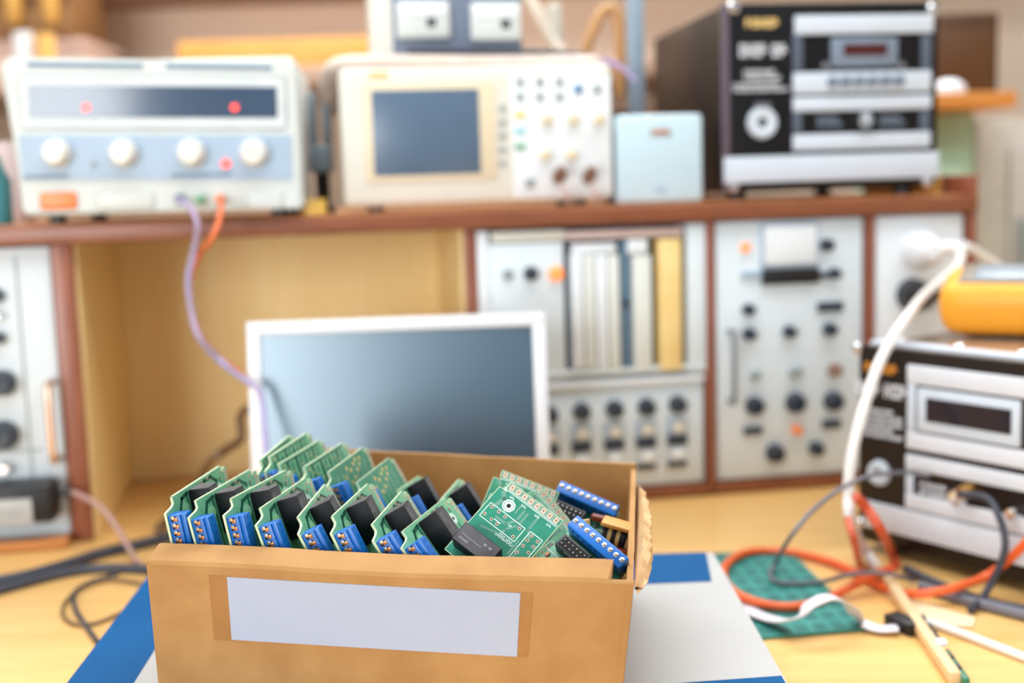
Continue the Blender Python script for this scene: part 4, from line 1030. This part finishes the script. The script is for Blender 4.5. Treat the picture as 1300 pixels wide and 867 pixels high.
def amp_at(x, y, gap):
    d = ray(x, y); o = LOF.o - LOF.n * gap; return EYE + d * ((o - EYE).dot(LOF.n) / d.dot(LOF.n))
cable('orange_cable', 'bright orange cable looping over the teal panel', [amp_at(1325, 660, .03), amp_at(1292, 700, .03), amp_at(1252, 731, .034), T(1205, 748, .016), T(1155, 754, .009), T(1118, 744, .0055), T(1080, 724, .0055), T(1040, 709, .006), T(990, 700, .0055), T(945, 702, .008), T(919, 722, .0085), T(928, 748, .0105), T(965, 766, .0092), T(1010, 770, .008), T(1055, 758, .0055), T(1085, 742, .012), T(1108, 731, .0155), T(1132, 722, .0155)], .0042, M_ORGCBL)
wp = [dep(1192, 316, -.045), dep(1216, 316, -.06), dep(1216, 338, -.085), LOF.M @ V((.07, .06, LOH + .035)), at(1150, 405, 1.27), at(1119, 455, 1.22), at(1096, 520, 1.19), at(1081, 580, 1.17), at(1077, 630, 1.16), at(1081, 665, 1.15), T(1098, 700, .012), T(1122, 730, .008)]
wp[3] = at(1176, 372, 1.42)
cable('white_cable', 'thick white cable from the white plug down past the right amplifier', wp, .0055, M_WHITECBL)
cable('white_power_cable', 'white cord slanting from the white plug behind the orange multimeter', [dep(1196, 308, -.034), dep(1225, 312, -.030), dep(1255, 330, -.02), dep(1290, 352, -.01)], .0055, M_WHITECBL)
cable('red_lead', 'red orange lead dropping in front of the right amplifier', [at(1086, 630, 1.135), at(1100, 645, 1.14), at(1118, 672, 1.13), T(1132, 702, .008), T(1137, 716, .006)], .005, M_REDCBL)
cable('rust_lead', 'thin rust lead beside the foot of the white cable', [at(1076, 658, 1.105), at(1084, 686, 1.095), T(1090, 712, .006), T(1096, 726, .0045)], .0035, M_REDCBL)
cable('grey_lead', 'thin grey lead arching over the table to the teal panel', [amp_at(1180, 604, .012), amp_at(1150, 600, .02), at(1105, 604, 1.15), at(1065, 622, 1.13), at(1030, 650, 1.12), at(1002, 684, 1.10), T(986, 712, .013), T(978, 728, .009), T(984, 738, .007), T(1010, 741, .006), T(1045, 738, .007), T(1072, 731, .0225), T(1100, 727, .0245), T(1135, 730, .02), T(1160, 738, .005)], .0022, M_GREYCBL)
cable('grey_cable', 'thick slate grey cable along the table in front of the amplifier', [T(1168, 744, .0055), T(1220, 760, .0055), T(1270, 773, .0055), T(1340, 790, .0055)], .005, M_GREYCBL)
cable('dark_cable', 'dark cable bunched on the table under the amplifier', [T(1150, 722, .006), T(1190, 741, .005), T(1240, 760, .005), T(1290, 772, .005), T(1340, 779, .005)], .0045, M_DKCBL)
X, Z = LOF.px(1236, 622); pc = LOF.M @ V((X, -.024, Z))
cable('black_lead', 'black lead curving down from the connector of the right amplifier', [pc, at(1252, 632, pc.y - .03), at(1268, 655, pc.y - .05), at(1276, 685, pc.y - .06), at(1272, 712, pc.y - .06), T(1252, 752, .012), T(1232, 775, .0045)], .0034, M_DKCBL)
cable('thin_white_cable', 'thin white cable at the right table edge beside the beige strip', [T(1165, 786, .005), T(1200, 797, .004), T(1250, 815, .004), T(1320, 842, .004)], .0036, M_WHITECBL)
# ribbon cable
def ribbon(name, label, pts, half, m):
    bm = B(); P = smooth_path(pts, 8); rows = []
    for i, p in enumerate(P):
        t = (P[min(i + 1, len(P) - 1)] - P[max(0, i - 1)]); s = V((-t.y, t.x, 0)).normalized() if abs(t.x) + abs(t.y) > 1e-6 else V((0, 1, 0))
        nrm = t.normalized().cross(s).normalized()
        rows.append([bm.verts.new(p + s * half + nrm * .0006), bm.verts.new(p - s * half + nrm * .0006), bm.verts.new(p - s * half - nrm * .0006), bm.verts.new(p + s * half - nrm * .0006)])
    for a, b in zip(rows, rows[1:]):
        for k in range(4): bm.faces.new([a[k], a[(k + 1) % 4], b[(k + 1) % 4], b[k]])
    bm.faces.new(rows[0]); bm.faces.new(rows[-1][::-1])
    return bm
rb = ribbon('', '', [T(905, 742, .0045), T(945, 772, .0045), T(985, 787, .010), T(1010, 784, .020), T(1030, 767, .032), T(1054, 758, .036), T(1078, 768, .026), T(1092, 788, .008), T(1115, 798, .0045), T(1140, 797, .006)], .0075, M_RIBBON)
rc = thing('ribbon_cable', 'white ribbon cable humped over the teal panel with black connector', 'cable', Matrix.Identity(4))
ro = obj('ribbon', rb, M_RIBBON, rc)
p = T(1147, 792, .006); bm = B(); bx(bm, -.008, .008, -.016, .016, -.0055, .006, .001, 2, Matrix.Translation(p) @ Matrix.Rotation(.45, 4, 'Z')); obj('connector', bm, M_BLACK, rc)
# beige strip with tiny parts
a, b = T(1118, 722, .010), T(1214, 862, .006); d = (b - a); ln = d.length; ang = math.atan2(d.y, d.x)
bs = thing('narrow_board', 'narrow beige edged board strip pointing towards the front on the table', 'circuit strip', Matrix.Translation(a) @ Matrix.Rotation(ang, 4, 'Z') @ Matrix.Rotation(math.asin((a.z - b.z) / ln), 4, 'Y'))
bm = B(); bx(bm, 0, ln, -.0055, .004, -.0045, .0055, .0015); obj('strip', bm, M_BEIGE, bs)
bm = B(); bx(bm, ln * .80, ln + .006, .0035, .009, -.005, .003, .0005); obj('green_tip', bm, mat('tip_green', (44, 120, 92), .4), bs)
for i, t in enumerate((.52, .60, .66, .70, .85, .93)):
    bm = B(); bx(bm, ln * t, ln * t + .007, .0035, .0075, -.001, .005, .0005); obj('tiny_part', bm, M_KNOBDK, bs)
bm = B(); bx(bm, ln * .76, ln * .76 + .010, .000, .008, .0045, .0085, .001); obj('white_part', bm, M_WHITEPL, bs)
p3 = [T(1122, 752, .002), T(1238, 784, .002), T(1236, 795, .002), T(1180, 794, .002)]
bm = B(); a = [bm.verts.new(V((p.x, p.y, .0006))) for p in p3]; b = [bm.verts.new(V((p.x, p.y, .0022))) for p in p3]
bm.faces.new(a[::-1]); bm.faces.new(b)
for i in range(4): bm.faces.new([a[i], a[(i + 1) % 4], b[(i + 1) % 4], b[i]])
fixed('paper_slip', bm, mat('pale_paper', (244, 224, 184), .6), 'pale paper slip under the grey cable beside the beige strip', 'paper')

# ================================================================== TABLE CLUTTER, LEFT
aF = Frame(C.o - C.n * .040, CY)
X1, Z1 = aF.px(72, 664); X0 = X1 - .16; Z2 = aF.px(40, 614)[1]
ad = thing('power_adapter', 'black power adapter with a white sticker fixed against the left rack panel', 'adapter', aF.M @ Matrix.Translation((X0, 0, 0)))
bm = B(); bx(bm, 0, X1 - X0, 0, .0395, Z1, Z2, .008, 3); obj('adapter_body', bm, M_BLACK, ad)
xs_ = aF.px(41, 650)[0] - X0; bm = B(); bx(bm, .02, xs_, -.0006, .001, aF.px(20, 666)[1], aF.px(20, 634)[1], .0002); st_ = obj('sticker', bm, M_WHITEPR, ad)
bm = B(); zz = aF.px(20, 640)[1]; glyphs(bm, .05, xs_ - .006, zz - .009, zz - .006, 14, -.001); glyphs(bm, .05, xs_ - .012, zz - .015, zz - .0125, 12, -.001); obj('sticker_print', bm, M_GREYBTN, st_)
bm = B(); cyl(bm, (X1 - X0 - .002, .02, (Z1 + Z2) / 2 + .006), (1, 0, 0), .005, .016, 12); obj('cord_sleeve', bm, M_BLACK, ad)
ae = aF.M @ V((X1 + .014, .02, (Z1 + Z2) / 2 + .006))
cable('adapter_lead', 'dusty pink lead drooping from the black power adapter', [ae, at(100, 628, ae.y - .01), at(128, 644, ae.y - .03), at(150, 672, ae.y - .05), at(164, 696, ae.y - .06), T(178, 716, .006), T(205, 728, .004)], .0030, M_PINKCBL)
cable('black_cable', 'thick black cable sweeping along the table left of the box', [T(-40, 742, .006), T(20, 734, .006), T(80, 718, .006), T(130, 702, .006), T(190, 688, .006), T(240, 676, .006), T(290, 664, .006)], .0062, M_DKCBL)
cable('slate_cable', 'slate cable running just below the thick black cable on the table', [T(-30, 756, .005), T(10, 746, .005), T(70, 730, .005), T(120, 722, .005), T(170, 722, .005), T(220, 726, .005)], .0052, M_DKCBL)
cable('brown_wire', 'thin brown wire loop on the table left of the box', [T(225, 748, .003), T(180, 741, .003), T(140, 736, .003), T(105, 745, .003), T(84, 763, .003), T(80, 779, .003), T(92, 791, .003), T(116, 792, .003), T(145, 782, .003), T(170, 770, .003)], .0018, M_BRNCBL)
cable('dark_wire', 'short dark wire pointing towards the blue carton corner', [T(150, 728, .004), T(118, 738, .004), T(95, 752, .004), T(96, 772, .003), T(108, 792, .003), T(124, 815, .003)], .0022, M_DKCBL)
cable('bay_cable', 'brown cable coiling on the table behind the monitor in the open bay', [V((cen.x - .08, YM + .045, .17)), V((cen.x - .11, YM + .085, .15)), at(312, 520, 1.46), at(306, 556, 1.46), at(288, 570, 1.42), at(268, 585, 1.40), T(245, 622, .016), T(222, 650, .008), T(200, 672, .0075)], .0055, M_BRNCBL)
cable('coiled_cable', 'dark brown cable resting by the left rear of the box', [T(352, 612, .0068), T(318, 618, .0068), T(288, 630, .0068), T(255, 645, .0072), T(240, 660, .0068)], .006, mat('umber_cable', (92, 74, 58), .5))
# leads of the power supply
q0 = PSF.M @ V((PSF.px(229.5, 253)[0], -.0252, PSF.px(229.5, 253)[1])); yf = q0.y
cable('violet_lead', 'violet lead hanging from the black terminal of the power supply', [q0, at(240, 262, yf - .03), at(251, 286, yf - .04), at(246, 320, yf - .03), at(239, 355, yf - .03), at(243, 395, yf - .03), at(254, 430, yf - .04), at(284, 462, 1.36), at(313, 484, 1.29), at(326, 492, 1.28), at(333, 510, 1.275), at(336, 545, 1.255), at(340, 590, 1.235), at(344, 660, 1.215), T(350, 728, .010), T(362, 742, .007)], .0034, M_VIOCBL)
q1 = PSF.M @ V((PSF.px(281, 253)[0], -.0252, PSF.px(281, 253)[1]))
cable('orange_lead', 'orange lead hanging from the orange terminal of the power supply', [q1, at(281, 262, yf - .03), at(277, 284, yf - .045), at(268, 304, yf - .05), at(254, 322, yf - .010), at(241, 356, yf - .004), at(243, 394, yf - .004), at(255, 428, yf - .012), at(280, 456, 1.395), at(304, 474, 1.40), at(322, 500, 1.41), at(328, 560, 1.44), T(334, 618, .012), T(352, 630, .007)], .0032, mat('orange_lead', (232, 120, 70), .4))

# ================================================================== FAR BACKGROUND
def far(x, y, Y=2.7): return at(x, y, Y)
def far_box(name, label, cat, x0, y0, x1, y1, Y, m, dep_=.2, bev=.006, group=None, lid=None):
    a, b = far(x0, y1, Y), far(x1, y0, Y)
    o = thing(name, label, cat, Matrix.Translation((a.x, Y, a.z)), group)
    w, h = b.x - a.x, b.z - a.z
    bm = B(); bx(bm, 0, w, 0, dep_, 0, h, bev); obj('body', bm, m, o)
    return o, w, h
# a long wall bench behind, carrying the far things
bq = far(0, 330, 2.6)
zbench = far(200, 92, 2.62).z
wb = thing('far_bench', 'far side bench behind the shelf unit carrying background boxes', 'bench', Matrix.Translation((0, 2.9, -.74)))
bm = B(); bx(bm, -3.0, .55, -.33, .33, zbench + .74 - .04, zbench + .74, .004); obj('bench_top', bm, mat('far_bench_top', (190, 160, 138), .5), wb)
for x in (-2.9, -1.4, .45):
    bm = B(); bx(bm, x - .03, x + .03, -.3, .3, 0, zbench + .70, .003); obj('leg', bm, M_BROWN, wb)
def on_bench(name, label, cat, x0, x1, ytop, Y, m, dep_=.2, group=None):
    a = far(x0, 60, Y); b = far(x1, 60, Y); h = far((x0 + x1) / 2, ytop, Y).z - zbench
    o = thing(name, label, cat, Matrix.Translation((a.x, Y, zbench + .001)), group); w = b.x - a.x
    bm = B(); bx(bm, 0, w, 0, dep_, 0, h, .006); obj('body', bm, m, o); return o, w, h
zmb = far(60, 52, 2.86).z - zbench
o, w, h = on_bench('mauve_box', 'low mauve box under the brown crate on the far bench', 'box', -60, 108, 52, 2.86, mat('mauve_card', (196, 172, 158), .6), .25)
bm = B(); bx(bm, -.004, w + .004, -.004, .254, h - .02, h + .001, .002); obj('lid', bm, mat('mauve_lid', (186, 158, 146), .6), o)
a, b = far(-60, 60, 2.86), far(97, 60, 2.86)
o = thing('brown_crate', 'brown crate stacked on a mauve box at the far bench', 'crate', Matrix.Translation((a.x, 2.86, zbench + zmb + .0025))); w = b.x - a.x; h = .24
bm = B(); bx(bm, 0, w, 0, .25, 0, h, .006); obj('body', bm, mat('crate_brown', (128, 90, 48), .6, c2=(110, 74, 36), scale=6), o)
for i in range(3):
    bm = B(); bx(bm, .01, w - .01, -.008, .004, h * (.05 + .32 * i), h * (.05 + .32 * i) + h * .24, .003); obj('slat', bm, mat('crate_slat', (134, 96, 50), .6), o)
for k, (x, lab) in enumerate(((18, 'yellow roll in front of the brown crate, the one near the crate middle'), (65, 'yellow roll in front of the brown crate, nearer its right end'))):  # yellow rolls set against the crate front, nothing holds them up
    a = far(x, 30, 2.83); bm = B(); z0_ = a.z - zbench
    lathe(bm, [(0, z0_ - .004), (.012, z0_), (.019, z0_ + .02), (.020, z0_ + .06), (.014, z0_ + .09), (0, z0_ + .095)], Matrix.Translation((a.x, 2.831, zbench + .001)), 22); fixed('crate_roll', bm, mat('yellow_roll', (196, 150, 72), .5), lab, 'roll', 'yellow rolls in front of the brown crate')
for k, (x, yt, m, lab) in enumerate(((30, 42, M_WHITEPL, 'white cup standing before the mauve box on the far bench'), (58, 44, mat('yellow_cup', (226, 180, 100), .5), 'yellow cup beside the white one on the far bench'))):
    a = far(x, 60, 2.66); bm = B(); h = far(x, yt, 2.66).z - zbench; lathe(bm, [(0, 0), (.016, 0), (.020, .02), (.020, h), (.017, h), (.017, .01), (0, .01)], Matrix.Translation((a.x, a.y, zbench + .001)), 22); fixed('cup', bm, m, lab, 'cup', 'cups on the far bench')
# long orange board
o, w, h = on_bench('wooden_board', 'orange wooden board lying on the far bench behind the power supply', 'board', 224, 470, 50, 2.72, mat('orange_wood', (222, 162, 82), .5, c2=(206, 144, 66), scale=8, stretch=(1, 8, 8)), .12)
# right hand far things
zr_b = far(1230, 222, 2.2).z
g = far(1240, 222, 2.15)
gl = thing('side_cabinet', 'beige metal cabinet beyond the right end of the shelf unit', 'cabinet', Matrix.Translation((far(1236, 300, 2.25).x, 2.25, -.74)))
ztopc = far(1265, 152, 2.25).z + .74
bm = B(); bx(bm, 0, .6, 0, .45, 0, ztopc, .006); obj('case', bm, mat('beige_metal', (206, 200, 190), .5), gl)
bm = B(); bx(bm, .06, .33, -.012, .002, .06, ztopc - .05, .004); obj('door', bm, mat('beige_metal_door', (200, 194, 188), .5), gl)
bm = B(); bx(bm, .075, .09, -.03, -.01, ztopc - .35, ztopc - .18, .003); obj('door_handle', bm, M_GREYBTN, gl)
gx = far(1192, 200, 2.10)
o = thing('green_case', 'pale green case standing behind the tall amplifier beside the beige cabinet', 'case', Matrix.Translation((far(1150, 200, 2.14).x, 2.14, -.74)))
wg = far(1238, 200, 2.12).x - far(1150, 200, 2.12).x; hg = far(1215, 141, 2.12).z + .74
bm = B(); bx(bm, 0, wg, 0, .3, 0, hg, .006); obj('case', bm, mat('pale_green', (168, 200, 172), .5), o)
bm = B(); bx(bm, .04, wg - .02, -.01, .002, hg - .30, hg - .09, .004); obj('door', bm, mat('pale_green_door', (176, 206, 180), .5), o)
a = far(1150, 141, 2.10); b = far(1282, 141, 2.10)
bm = B(); bx(bm, 0, b.x - a.x, 0, .32, 0, .026, .003, 2, Matrix.Translation((a.x, 2.07, hg - .74 + .002))); fixed('orange_plank', bm, mat('orange_plank', (222, 150, 70), .45, c2=(204, 128, 52), scale=8, stretch=(1, 8, 8)), 'orange wooden plank lying on the pale green case', 'plank')
zpl = hg - .74 + .028
bm = B(); lathe(bm, [(0, 0), (.03, 0), (.028, .012), (.016, .022), (0, .025)], Matrix.Translation((far(1204, 110, 2.12).x, 2.12, zpl + .001)), 20); fixed('white_bowl', bm, M_WHITEPL, 'white upturned bowl on the orange plank right of the tall amplifier', 'bowl')
a = far(1150, 100, 2.26); b = far(1262, 100, 2.26); ht_ = far(1230, 18, 2.26).z - zpl
o = thing('brown_cabinet', 'dark brown wooden box standing on the orange plank', 'box', Matrix.Translation((a.x, 2.24, zpl + .001)))
bm = B(); bx(bm, 0, b.x - a.x, 0, .14, 0, ht_, .006); obj('body', bm, mat('dark_brown_wood', (84, 52, 22), .5, c2=(70, 42, 16), scale=6), o)
bm = B(); bx(bm, .01, b.x - a.x - .01, -.006, .002, .01, ht_ * .8, .003); obj('front', bm, mat('dark_brown_front', (90, 56, 22), .5), o)
# mid-height wall shelf seen as a dark line along the top of the picture
zsh = far(300, -7, 3.1).z
bm = B(); bx(bm, -2.6, 1.4, 3.05, 3.298, zsh, zsh + .035, .003); tag(obj('wall_shelf', bm, mat('wall_shelf_brown', (150, 116, 96), .6)), 'long brown shelf fixed to the back wall', 'shelf')

# ================================================================== LIGHT
w = bpy.data.worlds.new('World'); SC.world = w; w.use_nodes = True
bg = w.node_tree.nodes['Background']; bg.inputs['Color'].default_value = (.86, .94, 1.0, 1); bg.inputs['Strength'].default_value = .55
def area(name, loc, target, sx, sy, power, col):
    l = bpy.data.lights.new(name, 'AREA'); l.shape = 'RECTANGLE'; l.size = sx; l.size_y = sy; l.energy = power; l.color = col
    o = bpy.data.objects.new(name, l); COL.objects.link(o); o.location = loc
    o.rotation_euler = (V(target) - V(loc)).to_track_quat('-Z', 'Y').to_euler(); return o
area('ceiling_light', (0, .85, 1.9), (0, .95, 0), 2.6, .9, 42, (1, .99, .98))
area('rear_fill_light', (0, 2.55, 2.0), (0, 2.75, 0), 3.0, .8, 80, (1, .97, .93))  # added fill lamp out of view, brightens the back wall
area('window_light', (-1.45, -1.9, .60), (-.1, 1.3, .2), 1.5, 1.3, 76, (.95, .98, 1))
# ================================================================== CAMERA
cd = bpy.data.cameras.new('Camera'); cam = bpy.data.objects.new('Camera', cd); COL.objects.link(cam)
Mc = Matrix((RT, UP, -FWD)).transposed().to_4x4(); Mc.translation = EYE; cam.matrix_world = Mc
cd.sensor_width = 36; cd.lens = FPX / CW * 36; cd.clip_start = .01; cd.clip_end = 50
cd.dof.use_dof = True; cd.dof.focus_distance = .80; cd.dof.aperture_fstop = (cd.lens * .001) / .0148 
cd.dof.aperture_blades = 8
SC.camera = cam
vs = SC.view_settings; SC.display_settings.display_device = 'sRGB'
vs.view_transform = 'Standard'; vs.look = 'None'; vs.gamma = 1; vs.use_curve_mapping = False; vs.exposure = 0.0
